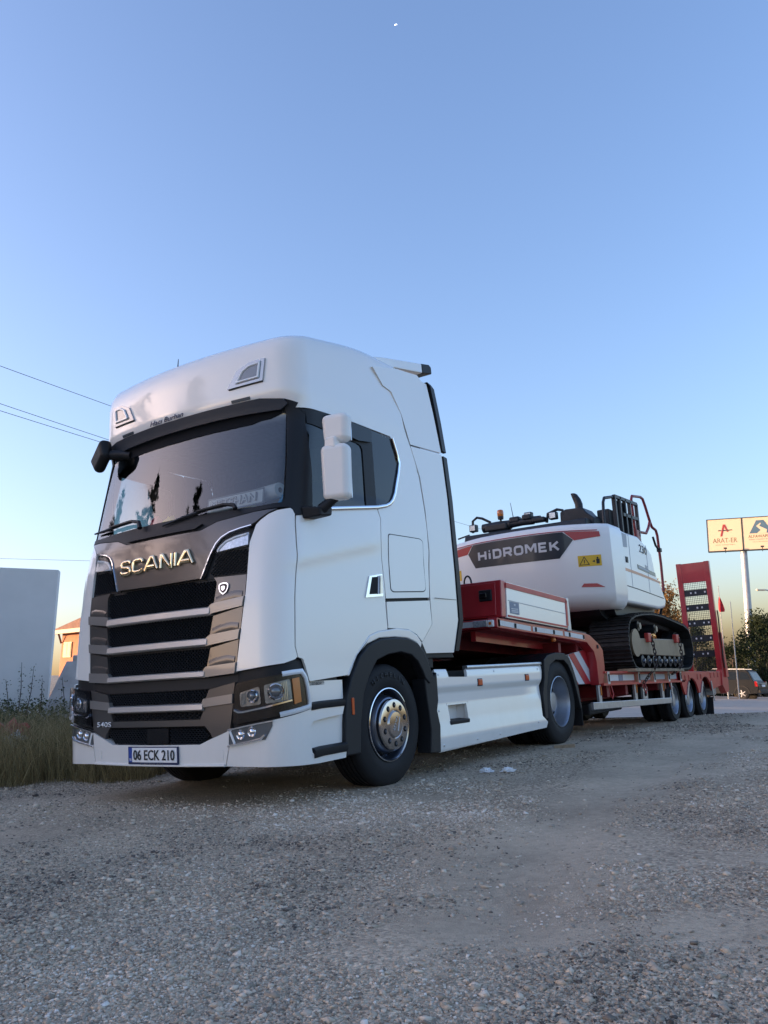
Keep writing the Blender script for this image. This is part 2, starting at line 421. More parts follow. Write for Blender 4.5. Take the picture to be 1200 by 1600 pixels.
def dirtmask(X, Y):
    d = seg_dist(X, Y); n = vnoise(X, Y, .9, 3)*.6 + vnoise(X, Y, 2.7, 4)*.4
    m = (1 - sstep(.12, .85, d + (n-.5)*.9 + (vnoise(X, Y, 7.0, 6)-.5)*.25))*.92
    m2 = sstep(.56, .74, vnoise(X, Y, .42, 9)*.65 + vnoise(X, Y, 1.6, 5)*.35)        # other trodden patches
    m3 = 1 - sstep(.5, 2.0, np.abs(Y-.1) + (n-.5)*1.2)                                # swept under the truck
    return np.clip(np.maximum(np.maximum(m, m2*.8), m3*.6), 0, 1)
def np_mesh(name, V, F, mat_, attr=None):
    me = bpy.data.meshes.new(name); k = F.shape[1]
    me.vertices.add(len(V)); me.vertices.foreach_set('co', np.ascontiguousarray(V, dtype=np.float32).ravel())
    me.loops.add(F.size); me.loops.foreach_set('vertex_index', np.ascontiguousarray(F, dtype=np.int32).ravel())
    me.polygons.add(len(F)); me.polygons.foreach_set('loop_start', np.arange(0, F.size, k, dtype=np.int32))
    me.update(calc_edges=True)
    if attr:
        for an, av in attr.items():
            A = me.attributes.new(an, 'FLOAT', 'POINT'); A.data.foreach_set('value', np.ascontiguousarray(av, dtype=np.float32))
    return link(name, me, mat_)
def ground_mat():
    m = bpy.data.materials.new('gravel_ground'); m.use_nodes = True; nt = m.node_tree; n = nt.nodes; l = nt.links; b = n['Principled BSDF']
    b.inputs['Roughness'].default_value = .9; b.inputs['Specular IOR Level'].default_value = .2
    tc = n.new('ShaderNodeTexCoord'); at = n.new('ShaderNodeAttribute'); at.attribute_name = 'dirt'
    v = n.new('ShaderNodeTexVoronoi'); v.inputs['Scale'].default_value = 62; v.inputs['Randomness'].default_value = 1; l.new(tc.outputs['Object'], v.inputs['Vector'])
    v2 = n.new('ShaderNodeTexVoronoi'); v2.inputs['Scale'].default_value = 150; l.new(tc.outputs['Object'], v2.inputs['Vector'])
    cr = n.new('ShaderNodeValToRGB'); cr.color_ramp.elements[0].color = (0.244,0.184,0.130,1); cr.color_ramp.elements[1].color = (0.816,0.672,0.485,1)
    e = cr.color_ramp.elements.new(.45); e.color = (0.489,0.376,0.272,1); e = cr.color_ramp.elements.new(.8); e.color = (0.617,0.481,0.346,1)
    sp = n.new('ShaderNodeSeparateColor'); l.new(v.outputs['Color'], sp.inputs[0]); l.new(sp.outputs[0], cr.inputs[0])
    nz = n.new('ShaderNodeTexNoise'); nz.inputs['Scale'].default_value = 14; nz.inputs['Detail'].default_value = 12; nz.inputs['Roughness'].default_value = .78; l.new(tc.outputs['Object'], nz.inputs['Vector'])
    dr = n.new('ShaderNodeValToRGB'); dr.color_ramp.elements[0].position = .3; dr.color_ramp.elements[0].color = (0.416,0.323,0.231,1); dr.color_ramp.elements[1].position = .72; dr.color_ramp.elements[1].color = (0.661,0.521,0.375,1); l.new(nz.outputs['Fac'], dr.inputs[0])
    mx = n.new('ShaderNodeMix'); mx.data_type = 'RGBA'; l.new(at.outputs['Fac'], mx.inputs['Factor']); l.new(cr.outputs[0], mx.inputs['A']); l.new(dr.outputs[0], mx.inputs['B'])
    big = n.new('ShaderNodeTexNoise'); big.inputs['Scale'].default_value = .7; big.inputs['Detail'].default_value = 9; big.inputs['Roughness'].default_value = .62; l.new(tc.outputs['Object'], big.inputs['Vector'])
    br = n.new('ShaderNodeMapRange'); br.inputs['From Min'].default_value = .3; br.inputs['From Max'].default_value = .7; br.inputs['To Min'].default_value = .70; br.inputs['To Max'].default_value = 1.25; l.new(big.outputs['Fac'], br.inputs['Value'])
    m2 = n.new('ShaderNodeMix'); m2.data_type = 'RGBA'; m2.blend_type = 'MULTIPLY'; m2.inputs['Factor'].default_value = 1; l.new(mx.outputs['Result'], m2.inputs['A']); l.new(br.outputs[0], m2.inputs['B'])
    l.new(m2.outputs['Result'], b.inputs['Base Color'])
    # relief: pebbles where it is gravel, fine grit where it is dirt
    inv = n.new('ShaderNodeMath'); inv.operation = 'SUBTRACT'; inv.inputs[0].default_value = 1.15; l.new(at.outputs['Fac'], inv.inputs[1])
    s1 = n.new('ShaderNodeMath'); s1.operation = 'SUBTRACT'; s1.inputs[0].default_value = .6; l.new(v.outputs['Distance'], s1.inputs[1])
    s2 = n.new('ShaderNodeMath'); s2.operation = 'MULTIPLY'; l.new(s1.outputs[0], s2.inputs[0]); l.new(inv.outputs[0], s2.inputs[1])
    s3 = n.new('ShaderNodeMath'); s3.operation = 'MULTIPLY_ADD'; s3.inputs[1].default_value = -.35; l.new(v2.outputs['Distance'], s3.inputs[0]); l.new(s2.outputs[0], s3.inputs[2])
    s4 = n.new('ShaderNodeMath'); s4.operation = 'MULTIPLY_ADD'; s4.inputs[1].default_value = .5; l.new(nz.outputs['Fac'], s4.inputs[0]); l.new(s3.outputs[0], s4.inputs[2])
    bp = n.new('ShaderNodeBump'); bp.inputs['Strength'].default_value = 1.0; bp.inputs['Distance'].default_value = .016; l.new(s4.outputs[0], bp.inputs['Height']); l.new(bp.outputs[0], b.inputs['Normal'])
    return m
def tone_mat(name, cols, attr='tone', rough=.85, trans=False):
    m = bpy.data.materials.new(name); m.use_nodes = True; n = m.node_tree.nodes; l = m.node_tree.links; b = n['Principled BSDF']
    at = n.new('ShaderNodeAttribute'); at.attribute_name = attr; cr = n.new('ShaderNodeValToRGB')
    el = cr.color_ramp.elements; el[0].position = cols[0][0]; el[0].color = (*cols[0][1], 1); el[1].position = cols[-1][0]; el[1].color = (*cols[-1][1], 1)
    for p, c in cols[1:-1]: e = el.new(p); e.color = (*c, 1)
    l.new(at.outputs['Fac'], cr.inputs[0]); l.new(cr.outputs[0], b.inputs['Base Color']); b.inputs['Roughness'].default_value = rough; b.inputs['Specular IOR Level'].default_value = .25
    if trans:
        tl = n.new('ShaderNodeBsdfTranslucent'); l.new(cr.outputs[0], tl.inputs[0]); mx = n.new('ShaderNodeMixShader'); mx.inputs[0].default_value = .3
        l.new(b.outputs[0], mx.inputs[1]); l.new(tl.outputs[0], mx.inputs[2]); l.new(mx.outputs[0], n['Material Output'].inputs[0])
    MAT[name] = m; return m
def axis_steps(lo, hi, fine, k):
    pos = [0.0]
    while pos[-1] < hi: pos.append(pos[-1] + fine*(1+pos[-1]*k))
    neg = [0.0]
    while neg[-1] > lo: neg.append(neg[-1] - fine*(1-neg[-1]*k))
    return np.array(neg[:0:-1] + pos)
A_ = axis_steps(-60, 900, .11, .16) ; A_ = A_ + 4.0; B_ = axis_steps(-500, 500, .11, .16)
AA, BB = np.meshgrid(A_, B_, indexing='ij')
XX = -6.0064 + AA*.8339 + BB*.5519; YY = -5.2417 + AA*.5519 - BB*.8339
ZZ = hgt(XX, YY); na, nb = AA.shape
ii = np.arange(na*nb).reshape(na, nb)
FF = np.stack([ii[:-1,:-1], ii[:-1,1:], ii[1:,1:], ii[1:,:-1]], -1).reshape(-1, 4)
MAT['gravel_ground'] = ground_mat()
gnd = np_mesh('ground', np.stack([XX, YY, ZZ], -1).reshape(-1, 3), FF, 'gravel_ground', {'dirt': dirtmask(XX, YY).ravel()})
gnd.data.polygons.foreach_set('use_smooth', [True]*len(gnd.data.polygons)); tag(gnd, kind='structure')
# asphalt road beyond the lot
mat('asphalt', (.36,.31,.26), .85, var=.10, vscale=1.2, bump=.2, bscale=40)
ra = np.concatenate([np.linspace(19.8, 30, 12), np.linspace(32, 62, 12)]); rb = np.linspace(-12, 70, 60)
RA, RB = np.meshgrid(ra, rb, indexing='ij'); RA = RA + .5*np.sin(RB*.7)*(RA < 20) 
RX = -6.0064 + RA*.8339 + RB*.5519; RY = -5.2417 + RA*.5519 - RB*.8339
RZ = -.065*RB - .075 + .05; RZ = np.maximum(RZ, hgt(RX, RY) + .02)
ii = np.arange(RA.size).reshape(RA.shape); FF = np.stack([ii[:-1,:-1], ii[:-1,1:], ii[1:,1:], ii[1:,:-1]], -1).reshape(-1, 4)
rd = np_mesh('road', np.stack([RX, RY, RZ], -1).reshape(-1, 3), FF, 'asphalt'); tag(rd, kind='structure')
# loose gravel
IV = np.array([(x, y, z) for x in (-1,1) for y in (-1,1) for z in (-1,1)], float)*.62
IF = np.array([(0,1,3),(0,3,2),(4,6,7),(4,7,5),(0,4,5),(0,5,1),(2,3,7),(2,7,6),(0,2,6),(0,6,4),(1,5,7),(1,7,3)])
def rand_rot(n):
    q = rng.normal(size=(n, 4)); q /= np.linalg.norm(q, axis=1)[:, None]; w, x, y, z = q.T
    return np.stack([np.stack([1-2*(y*y+z*z), 2*(x*y-z*w), 2*(x*z+y*w)], -1), np.stack([2*(x*y+z*w), 1-2*(x*x+z*z), 2*(y*z-x*w)], -1), np.stack([2*(x*z-y*w), 2*(y*z+x*w), 1-2*(x*x+y*y)], -1)], 1)
def stones(a0, a1, dens, smin, smax, pw):
    n = int(dens*(a1-a0)*((a0+a1)*.5*1.05+.8))
    a = np.sqrt(rng.uniform(a0*a0, a1*a1, n)); b = rng.uniform(-.53, .53, n)*a + rng.uniform(-.3, .3, n)
    X = -6.0064 + a*.8339 + b*.5519; Y = -5.2417 + a*.5519 - b*.8339
    keep = rng.random(n) > np.clip(dirtmask(X, Y)*.95 + .75*sstep(.42, .75, vnoise(X, Y, 1.1, 21)*.6 + vnoise(X, Y, 3.7, 22)*.4), 0, .975)
    keep &= ~((Y > 3.4) | ((np.abs(Y) < 1.3) & (X > -1.2) & (rng.random(n) < .5)))
    for wx, wr in ((0,.52),(3.75,.52)):
        for s_ in (-1, 1): keep &= ~((np.abs(X-wx) < .3) & (Y*s_ > .85) & (Y*s_ < 1.3))
    X = X[keep]; Y = Y[keep]; n = len(X)
    s = smin + (smax-smin)*rng.random(n)**pw
    return X, Y, s
parts_ = [stones(2.0, 3.4, 15000, .0022, .0075, 2.2), stones(2.0, 3.6, 900, .006, .017, 3.5), stones(3.4, 5.6, 6500, .003, .0095, 2.4), stones(3.6, 6.5, 350, .008, .02, 3.5), stones(5.6, 9, 2100, .0045, .013, 2.6), stones(9, 13, 600, .007, .018, 3.0), stones(6.5, 13, 60, .012, .03, 3.2), stones(13, 18, 130, .009, .026, 3.2)]
SX, SY, SS = (np.concatenate([p[i] for p in parts_]) for i in range(3)); NS = len(SX)
R3 = rand_rot(NS); an = rng.uniform(.5, 1.4, (NS, 1, 3)); jit = 1 + rng.uniform(-.5, .5, (NS, 8, 3))
SV = np.einsum('nij,nkj->nki', R3, IV[None]*jit*an)*SS[:, None, None]; SV[:, :, 2] *= .62
SV[:, :, 0] += SX[:, None]; SV[:, :, 1] += SY[:, None]; SV[:, :, 2] += (hgt(SX, SY) + SS*.12)[:, None]
tone_mat('stone', [(0,(.10,.083,.072)), (.22,(.31,.26,.20)), (.6,(.53,.435,.33)), (.9,(.69,.585,.46)), (1,(.82,.74,.65))])
tn = np.repeat(np.clip(rng.beta(2.2, 2.4, NS)*1.05 + (vnoise(SX, SY, .8, 33)-.5)*.45 + (vnoise(SX, SY, 2.6, 34)-.5)*.30, 0, 1), 8)
gr = np_mesh('gravel', SV.reshape(-1, 3), (IF[None] + 8*np.arange(NS)[:, None, None]).reshape(-1, 3), 'stone', {'tone': tn})
tag(gr, 'loose grey crushed stone scattered over the dirt lot', 'gravel', kind='stuff')
# ---------------------------------------------------------------- tractor unit
# cab surface: s runs round the cab from the centre of the nose (s > 0 towards the driver's side), t runs up
CT = [.28,.6,1.0,1.5,1.9,2.08,2.25,3.0,3.10,3.2,3.5,3.6,3.7,3.8,3.9,4.3]
CX = [-1.49,-1.50,-1.50,-1.485,-1.455,-1.425,-1.385,-1.22,-1.235,-1.26,-1.25,-1.235,-1.195,-1.12,-1.0,-.6]
CW = [1.25,1.25,1.235,1.225,1.22,1.22,1.22,1.21,1.21,1.215,1.20,1.19,1.165,1.12,1.04,.6]
CK = [.07,.07,.07,.08,.10,.11,.13,.14,.13,.12,.11,.11,.11,.11,.11,.11]
CR = [.22,.22,.22,.24,.26,.26,.24,.20,.22,.24,.24,.24,.24,.24,.24,.24]
CZ = [.28,.6,1.0,1.5,1.9,2.08,2.25,3.0,3.10,3.2,3.5,3.595,3.67,3.715,3.735,3.75]
_sec = {}
def sec(t):
    k_ = round(t, 4)
    if k_ in _sec: return _sec[k_]
    xf, w, k, r, z = (float(np.interp(t, CT, A)) for A in (CX, CW, CK, CR, CZ)); yc = w - r
    for _ in range(8): ph = atan(2*k*yc); yc = w - r*(1-sin(ph))
    ph = atan(2*k*yc); L1 = yc*(1+(2*k*yc)**2/6); L2 = r*(pi/2-ph)
    _sec[k_] = (xf, w, k, r, yc, ph, L1, L2, z); return _sec[k_]
def zcrease(X): return 1.804 + (X+1.17)*.2257
def cabF(s, t):
    sg = -1 if s >= 0 else 1; a = abs(s); xf, w, k, r, yc, ph, L1, L2, z = sec(t); x1 = xf + k*yc*yc
    if a <= L1: y = a/L1*yc; X = xf + k*y*y; Y = y
    elif a <= L1+L2:
        p = ph + (a-L1)/r; X = x1 + r*(cos(ph)-cos(p)); Y = yc + r*(sin(p)-sin(ph))
    else: X = x1 + r*cos(ph) + a-L1-L2; Y = w
    q = min(1, max(0, (X+1.2)/1.3)); q = q*q*(3-2*q); z += .15*q*min(1, max(0, (t-3.15)/.5))
    if 1.5 < t < 2.4 and X > -1.35 and Y > 1.1:
        d = t - zcrease(X); Y += (.009*math.exp(-(d/.075)**2) if d < 0 else .009*math.exp(-(d/.22)**2)) * min(1, max(0, (.15-X)/.3))
    return (X, sg*Y, z)
def sx(X, z):          # (X, z) on the driver's side -> (s, t)
    xf, w, k, r, yc, ph, L1, L2, zz = sec(z); return (L1+L2 + X - (xf + k*yc*yc + r*cos(ph)), z)
def SX(*pts): return [sx(*p) for p in pts]
truck = thing('tractor_unit', 'white high-roof tractor unit with bronze grille parked on the gravel', 'truck')
T = truck
def both(name, poly, mat_, parent=None, **kw):
    p = parent or T; a = panel(name, poly, cabF, mat_, p, **kw); b = panel(name, mirsm(poly) if isinstance(poly[0][0], (tuple, list)) else mirs(poly), cabF, mat_, parent[1] if isinstance(parent, tuple) else p, **kw); return a, b
# --- dark inner shell seen in the shut lines, with openings for the glass
def shell():
    ws = [(-1.15,2.18),(1.15,2.18),(1.10,3.06),(-1.10,3.06)]; sw = SX((-1.02,2.2),(.36,2.36),(.30,3.09),(-1.02,3.0)); sw = [sw[0], sw[1], sw[2], sw[3]]
    def inside(u, v, P):
        c = False
        for i in range(len(P)):
            (x0,y0),(x1,y1) = P[i-1], P[i]
            if (y0 > v) != (y1 > v) and u < (x1-x0)*(v-y0)/(y1-y0)+x0: c = not c
        return c
    V = []; F_ = []; us = np.arange(-3.3, 3.301, .06); ts = np.concatenate([np.arange(.62, 3.5, .06), np.arange(3.5, 4.31, .1)])
    for u in us:
        for t in ts:
            p = Vector(cabF(u, t)); e = 1e-3
            n = (Vector(cabF(u+e,t))-Vector(cabF(u-e,t))).cross(Vector(cabF(u,t+e))-Vector(cabF(u,t-e))).normalized(); V.append(p - n*.03)
    nt = len(ts)
    for i in range(len(us)-1):
        for j in range(nt-1):
            u = abs((us[i]+us[i+1])/2); t = (ts[j]+ts[j+1])/2
            if inside(u, t, ws) or inside(u, t, sw): continue
            X = cabF(u, t)[0]
            if t < 1.25 and (X > -.72): continue
            if X > .82: continue
            F_.append((i*nt+j, (i+1)*nt+j, (i+1)*nt+j+1, i*nt+j+1))
    m = MB(); m.add(V, F_); return m.build('cab_frame', 'seam_black', T, smooth=60, flip=False)
shell()
MB().box(.78,.84,-1.17,1.17,.95,3.7).build('rear_wall', 'black_plastic', T)
MB().box(-.75,.8,-1.16,1.16,1.22,1.5).build('cab_floor', 'seam_black', T)
# --- roof with quarter panels, one continuous pressing
q = SX((-1.05,3.058),(-.667,3.075),(-.32,3.083),(.25,3.08),(.30,3.05),(.40,2.836),(.27,2.485),(.17,2.405),(-.03,2.352),(.012,2.262),(.021,1.615),(.022,1.555),(.76,1.60),(.775,1.75),(.81,2.054),(.782,2.451),(.725,2.767),(.59,3.069),(.455,3.345),(.297,3.529),(.161,3.553))
half = [(0,3.158),(.4,3.158),(.88,3.166),(1.095,3.133),(1.2,3.095)] + q + [(2.62,3.64),(2.58,3.9),(2.0,4.28),(0,4.28)]
roof = panel('roof_panel', sym(half), cabF, 'white_paint', T, du=.05, dv=.05)
MB().prism([(-1.0,3.74),(-.6,3.82),(0,3.86),(.5,3.87),(.8,3.8),(.8,3.6),(-1.0,3.6)], 'y', -.95, .95).build('roof_cap', 'white_paint', T, bev=.03)
both('lower_quarter_panel', SX((.03,1.525),(.765,1.572),(.775,1.35),(.575,1.185),(.49,1.25),(.354,1.294),(.15,1.299),(.03,1.297)), 'white_paint')
# --- corner panels and doors
cor = [(.849,.978),(.924,1.553),(.929,1.708),(.932,1.948),(.968,2.08),(1.0,2.115),(1.058,2.157),(1.12,2.183),(1.217,2.199),(1.25,2.18),(1.262,2.15),(1.312,1.83),(1.322,1.137),(1.348,1.062),(1.33,1.045),(1.236,1.018)]
both('corner_panel', cor, 'white_paint', off=.004, du=.04, dv=.05)
door = [(1.276,2.145),(1.326,1.83),(1.336,1.137),(1.364,1.058),(1.42,1.045),(1.45,.99),(1.487,.885),(1.50,.88)] + SX((-.612,.914),(-.489,1.052),(-.38,1.15),(-.268,1.234),(-.143,1.267),(.012,1.285),(.011,1.615),(.002,2.262),(-.042,2.348),(-.87,2.222),(-1.0,2.17))
dl, dr_ = both('door', door, 'white_paint', du=.05, dv=.04)
for sgn, d in ((1, dl), (-1, dr_)):
    mp = lambda L_: [(sgn*u, v) for u, v in L_][::sgn]
    hb = panel('handle_surround', mp(SX((-.30,1.545),(-.035,1.57),(-.03,1.765),(-.225,1.733))), cabF, 'chrome', d, off=.012, thick=.012)
    panel('handle_recess', mp(SX((-.245,1.575),(-.12,1.585),(-.10,1.735),(-.19,1.725))), cabF, 'dark_void', d, off=.0135, thick=.001)
    panel('handle_lever', mp(SX((-.105,1.585),(-.065,1.59),(-.055,1.75),(-.085,1.745))), cabF, 'polished', d, off=.03, thick=.02)
# hatch with its dark seal
h_ = SX((.115,2.142),(.66,2.156),(.715,2.133),(.71,1.674),(.67,1.646),(.14,1.614),(.10,1.632))
both('hatch_seal', rounded(h_, .03), 'seam_black', off=.0015, thick=.0015, du=.2, dv=.2)
h_ = SX((.122,2.134),(.656,2.148),(.706,2.127),(.702,1.68),(.666,1.655),(.144,1.623),(.108,1.638))
both('locker_hatch', rounded(h_, .03), 'white_paint', off=.004, thick=.004, du=.1, dv=.1)
# --- glazing
wsp = [(0,2.215),(.98,2.215),(1.10,2.225),(1.15,2.28),(1.128,2.6),(1.078,3.03),(0,3.065)]
panel('windscreen', sym(wsp), cabF, 'windscreen_glass', T, off=-.004, thick=0)
panel('frit_band', sym([(0,2.955),(.78,2.965),(.86,2.985),(.95,2.99),(1.05,3.02),(1.085,3.10),(0,3.12)]), cabF, 'frit', T, off=.002, thick=.004)
vis = panel('sun_visor', sym([(0,3.052),(.67,3.056),(1.06,3.05),(1.12,3.09),(1.09,3.132),(.88,3.16),(0,3.152)]), cabF, 'visor_grey', T, off=.035, thick=.05)
ap = [(1.125,2.205),(1.162,2.28),(1.140,2.6),(1.085,3.03),(1.085,3.10),(1.12,3.125),(1.2,3.098)] + SX((-1.05,3.052),(-.98,3.05),(-.975,2.93),(-.945,2.5),(-.96,2.225),(-.9,2.19),(-1.0,2.165)) + [(1.27,2.14),(1.225,2.203)]
both('a_pillar', ap, 'black_plastic', off=.006, du=.04)
df = SX((-.98,3.05),(-.667,3.072),(-.32,3.08),(-.09,3.072),(-.045,2.36),(-.205,2.335),(-.212,2.85),(-.235,2.885),(-.28,2.897),(-.96,2.932))
both('door_frame', df, 'black_plastic', off=.003)
both('wind_deflector', SX((-.72,3.055),(-.10,3.06),(-.105,2.94),(-.30,2.915),(-.72,2.945)), 'black_gloss', off=.03, thick=.02)
both('side_window', SX((-.98,2.935),(-.28,2.90),(-.20,2.86),(-.20,2.33),(-.87,2.22),(-.97,2.21)), 'door_glass', off=-.006, thick=0)
both('quarter_window', SX((-.09,3.07),(.255,3.07),(.352,2.834),(.24,2.494),(.137,2.413),(-.045,2.372)), 'tinted_glass', off=-.002, thick=0)
both('quarter_backing', SX((-.09,3.07),(.255,3.07),(.352,2.834),(.24,2.494),(.137,2.413),(-.045,2.372)), 'dash', off=-.03, thick=0)
trim = dense(SX((-.90,2.222),(-.04,2.358),(.10,2.392),(.165,2.42),(.215,2.46),(.262,2.53),(.30,2.63),(.345,2.74),(.376,2.836),(.345,2.93),(.28,3.065)), .1)
strip('window_trim', trim, cabF, 'chrome', T, w=.032, o1=.02); strip('window_trim', [(-u, v) for u, v in trim[::-1]], cabF, 'chrome', T, w=.032, o1=.02)
# --- cowl and wipers
cow = panel('cowl', sym([(0,2.10),(.46,2.10),(.6,2.152),(.94,2.192),(1.2,2.207),(1.15,2.245),(.98,2.232),(0,2.232)]), cabF, 'black_plastic', T, off=.012, thick=.05)
panel('cowl_lip', sym([(0,2.108),(.40,2.108),(.47,2.14),(.36,2.165),(0,2.16)]), cabF, 'black_plastic', cow, off=.035, thick=.03)
def on_cab(s, t, off=0.0):
    p = Vector(cabF(s, t)); e = 1e-3
    n = (Vector(cabF(s+e,t))-Vector(cabF(s-e,t))).cross(Vector(cabF(s,t+e))-Vector(cabF(s,t-e))).normalized()
    return p + n*off, n
for path, arm in ((((.02,2.19),(.25,2.226),(.50,2.262),(.72,2.272)), ((.78,2.215),(.76,2.25),(.66,2.272),(.40,2.248))), (((-1.10,2.30),(-.85,2.288),(-.6,2.296),(-.42,2.29)), ((-.25,2.205),(-.28,2.262),(-.40,2.292),(-.72,2.292)))):
    b = MB().tube([on_cab(u, v, .03)[0] for u, v in path], [.008,.014,.014,.008], 6).build('wiper_blade', 'black_plastic', T, smooth=50)
    MB().tube([on_cab(u, v, .05)[0] for u, v in arm], [.022,.016,.013,.01], 6).build('wiper_arm', 'black_plastic', b, smooth=50)
# --- bronze nose
hood = [(0,1.698),(.488,1.708),(.515,1.73),(.572,1.865),(.622,1.965),(.67,2.01),(.74,2.045),(.93,2.085),(.958,2.098),(1.0,2.132),(1.06,2.168),(1.12,2.193),(.94,2.186),(.6,2.147),(.455,2.096),(0,2.094)]
nose = panel('nose_panel', sym(hood), cabF, 'bronze_paint', T, off=.012, thick=.04, du=.05, dv=.04)
# raised chrome-edged outline of the running lamps
line = dense([(.497,1.70),(.515,1.735),(.573,1.87),(.624,1.967),(.67,2.012),(.74,2.044),(.84,2.065),(.934,2.078)], .05)
for sgn in (1, -1):
    L_ = [(sgn*u, v) for u, v in line][::sgn]
    strip('lamp_moulding', L_, cabF, 'chrome', T, w=.014, o1=.022)
    mp = lambda L__: [(sgn*u, v) for u, v in L__][::sgn]
    rl = panel('running_lamp', mp([(.635,1.90),(.66,1.945),(.712,1.985),(.80,2.01),(.91,2.026),(.917,1.928)]), cabF, 'lamp_clear', T, off=.006, thick=.03)
    strip('guide_edge_strip', mp(dense([(.643,1.905),(.668,1.94),(.715,1.975),(.80,2.0),(.90,2.014)], .06)), cabF, 'lamp_white', rl, w=.02, o0=.006, o1=.016)
    panel('lens', mp([(.625,1.89),(.66,1.955),(.70,1.995),(.75,2.03),(.925,2.066),(.926,1.92)]), cabF, 'lens_glass', rl, off=.02, thick=0)
    panel('lamp_backing', mp([(.50,1.70),(.92,1.70),(.93,1.92),(.94,2.08),(.74,2.04),(.62,1.96),(.57,1.86)]), cabF, 'black_plastic', T, off=-.022, thick=.02)
def honey(name, poly, off, cell=.034, h=.017, parent=None, mat_='black_plastic'):
    us = [p[0] for p in poly]; vs_ = [p[1] for p in poly]; m = MB(); j = 0
    def ins(u, v):
        c = False
        for i in range(len(poly)):
            (x0,y0),(x1,y1) = poly[i-1], poly[i]
            if (y0 > v) != (y1 > v) and u < (x1-x0)*(v-y0)/(y1-y0)+x0: c = not c
        return c
    v = min(vs_) + h*.5
    while v < max(vs_):
        u = min(us) + (cell*.5 if j % 2 else 0)
        while u < max(us):
            if ins(u, v):
                o = [(u+cell*.56*cos(pi/3*k), v+h*.72*sin(pi/3*k)) for k in range(6)]; i_ = [(u+cell*.40*cos(pi/3*k), v+h*.48*sin(pi/3*k)) for k in range(6)]
                A = [on_cab(*q, off)[0] for q in o]; B = [on_cab(*q, off-.004)[0] for q in i_]; Cc = [on_cab(*q, off-.03)[0] for q in i_]
                m.add(A+B+Cc, [(k, (k+1)%6, 6+(k+1)%6, 6+k) for k in range(6)] + [(6+k, 6+(k+1)%6, 12+(k+1)%6, 12+k) for k in range(6)])
            u += cell
        v += h*.86; j += 1
    return m.build(name, mat_, parent or T, flip=False)
panel('grille_backing', sym([(0,.44),(.70,.46),(.84,.93),(.92,1.72),(0,1.75)]), cabF, 'dark_void', T, off=-.05, thick=.02)
g1 = sym([(0,1.485),(.60,1.485),(.622,1.505),(.645,1.64),(.61,1.68),(0,1.69)]); g2 = sym([(0,1.245),(.585,1.245),(.62,1.405),(0,1.405)])
g3 = sym([(0,1.0),(.56,1.0),(.60,1.165),(0,1.165)]); g4 = sym([(0,.768),(.55,.77),(.585,.858),(0,.856)]); g5 = sym([(0,.648),(.50,.648),(.535,.69),(0,.69)])
g6 = sym([(0,.465),(.49,.467),(.59,.535),(.54,.585),(0,.588)])
d1 = [(.57,1.72),(.90,1.72),(.915,1.90),(.64,1.885)]
for g, cl in ((d1,.034),(mirs(d1),.034),(g1,.034),(g2,.034),(g3,.034),(g4,.034),(g5,.05),(g6,.034)): honey('grille_mesh', g, -.012, cell=cl)
panel('radar_cover', [(-.077,.468),(.165,.468),(.168,.582),(-.073,.58)], cabF, 'black_gloss', T, off=.0, thick=.03)
panel('grille_gap', sym([(0,.862),(.585,.864),(.85,.905),(.845,.955),(.57,.94),(0,.94)]), cabF, 'seam_black', T, off=-.02, thick=.02)
for sgn in (1, -1):
    mp = lambda L__: [(sgn*u, v) for u, v in L__][::sgn]
    for k, pl in enumerate(([(.65,1.64),(.63,1.50),(.918,1.532),(.922,1.695),(.62,1.70),(.648,1.665)], [(.628,1.405),(.596,1.262),(.885,1.292),(.904,1.455)], [(.605,1.165),(.572,1.024),(.854,1.046),(.869,1.212)],
                  [(.592,.858),(.555,.79),(.822,.82),(.835,.90)], [(.548,.728),(.505,.645),(.50,.625),(.55,.592),(.60,.54),(.618,.505),(.69,.53),(.783,.562),(.818,.752)])):
        q = panel('grille_side_panel', mp(pl), cabF, 'bronze_paint', T, off=.004, thick=.03)
        if k < 3:     # pressed scoop at the foot of each side panel
            c0 = pl[1] if k else pl[1]
            L_ = [(.66-.03*k, [1.505,1.27,1.03][k]+.012), (.72-.03*k, [1.512,1.277,1.035][k]+.025), (.83-.03*k, [1.523,1.287,1.043][k]+.03), (.895-.03*k, [1.53,1.293,1.047][k]+.014)]
            strip('scoop', mp(L_), cabF, 'bronze_paint', q, w=.06, o0=.0, o1=.010)
panel('grille_side_panel', sym([(0,.594),(.545,.594),(.497,.641),(0,.641)]), cabF, 'bronze_paint', T, off=.004, thick=.03)
# silver bars: raised centre length, dropped ends
for z0, z1, sc, e0, e1, eo in ((1.41,1.478,.603,(.624,1.425,1.499),(.904,.917),(1.458,1.529)), (1.18,1.243,.582,(.609,1.187,1.264),(.869,.884),(1.215,1.288)), (.947,1.0,.56,(.574,.951,1.028),(.843,.852),(.967,1.044)), (.703,.76,.542,(.546,.73,.792),(.819,.822),(.752,.818))):
    zc = (z0+z1)/2; hh = (z1-z0)/2
    pr = [(-hh, -.03), (-hh*.92, .016), (-hh*.55, .030), (hh*.72, .024), (hh, .008), (hh, -.03)]
    path = dense([(-sc, zc), (sc, zc)], .07)
    b = strip('grille_bar', path, cabF, 'silver_bar', T, prof=pr)
    for sgn in (1, -1):
        mp = lambda L__: [(sgn*u, v) for u, v in L__][::sgn]
        panel('bar_end', mp([(sc-.012,z0),(e0[0],e0[1]),(e1[0],eo[0]),(e1[1],eo[1]),(e0[0],e0[2]),(sc-.012,z1)]), cabF, 'bronze_light', b, off=.02, thick=.04, du=.05, dv=.03)
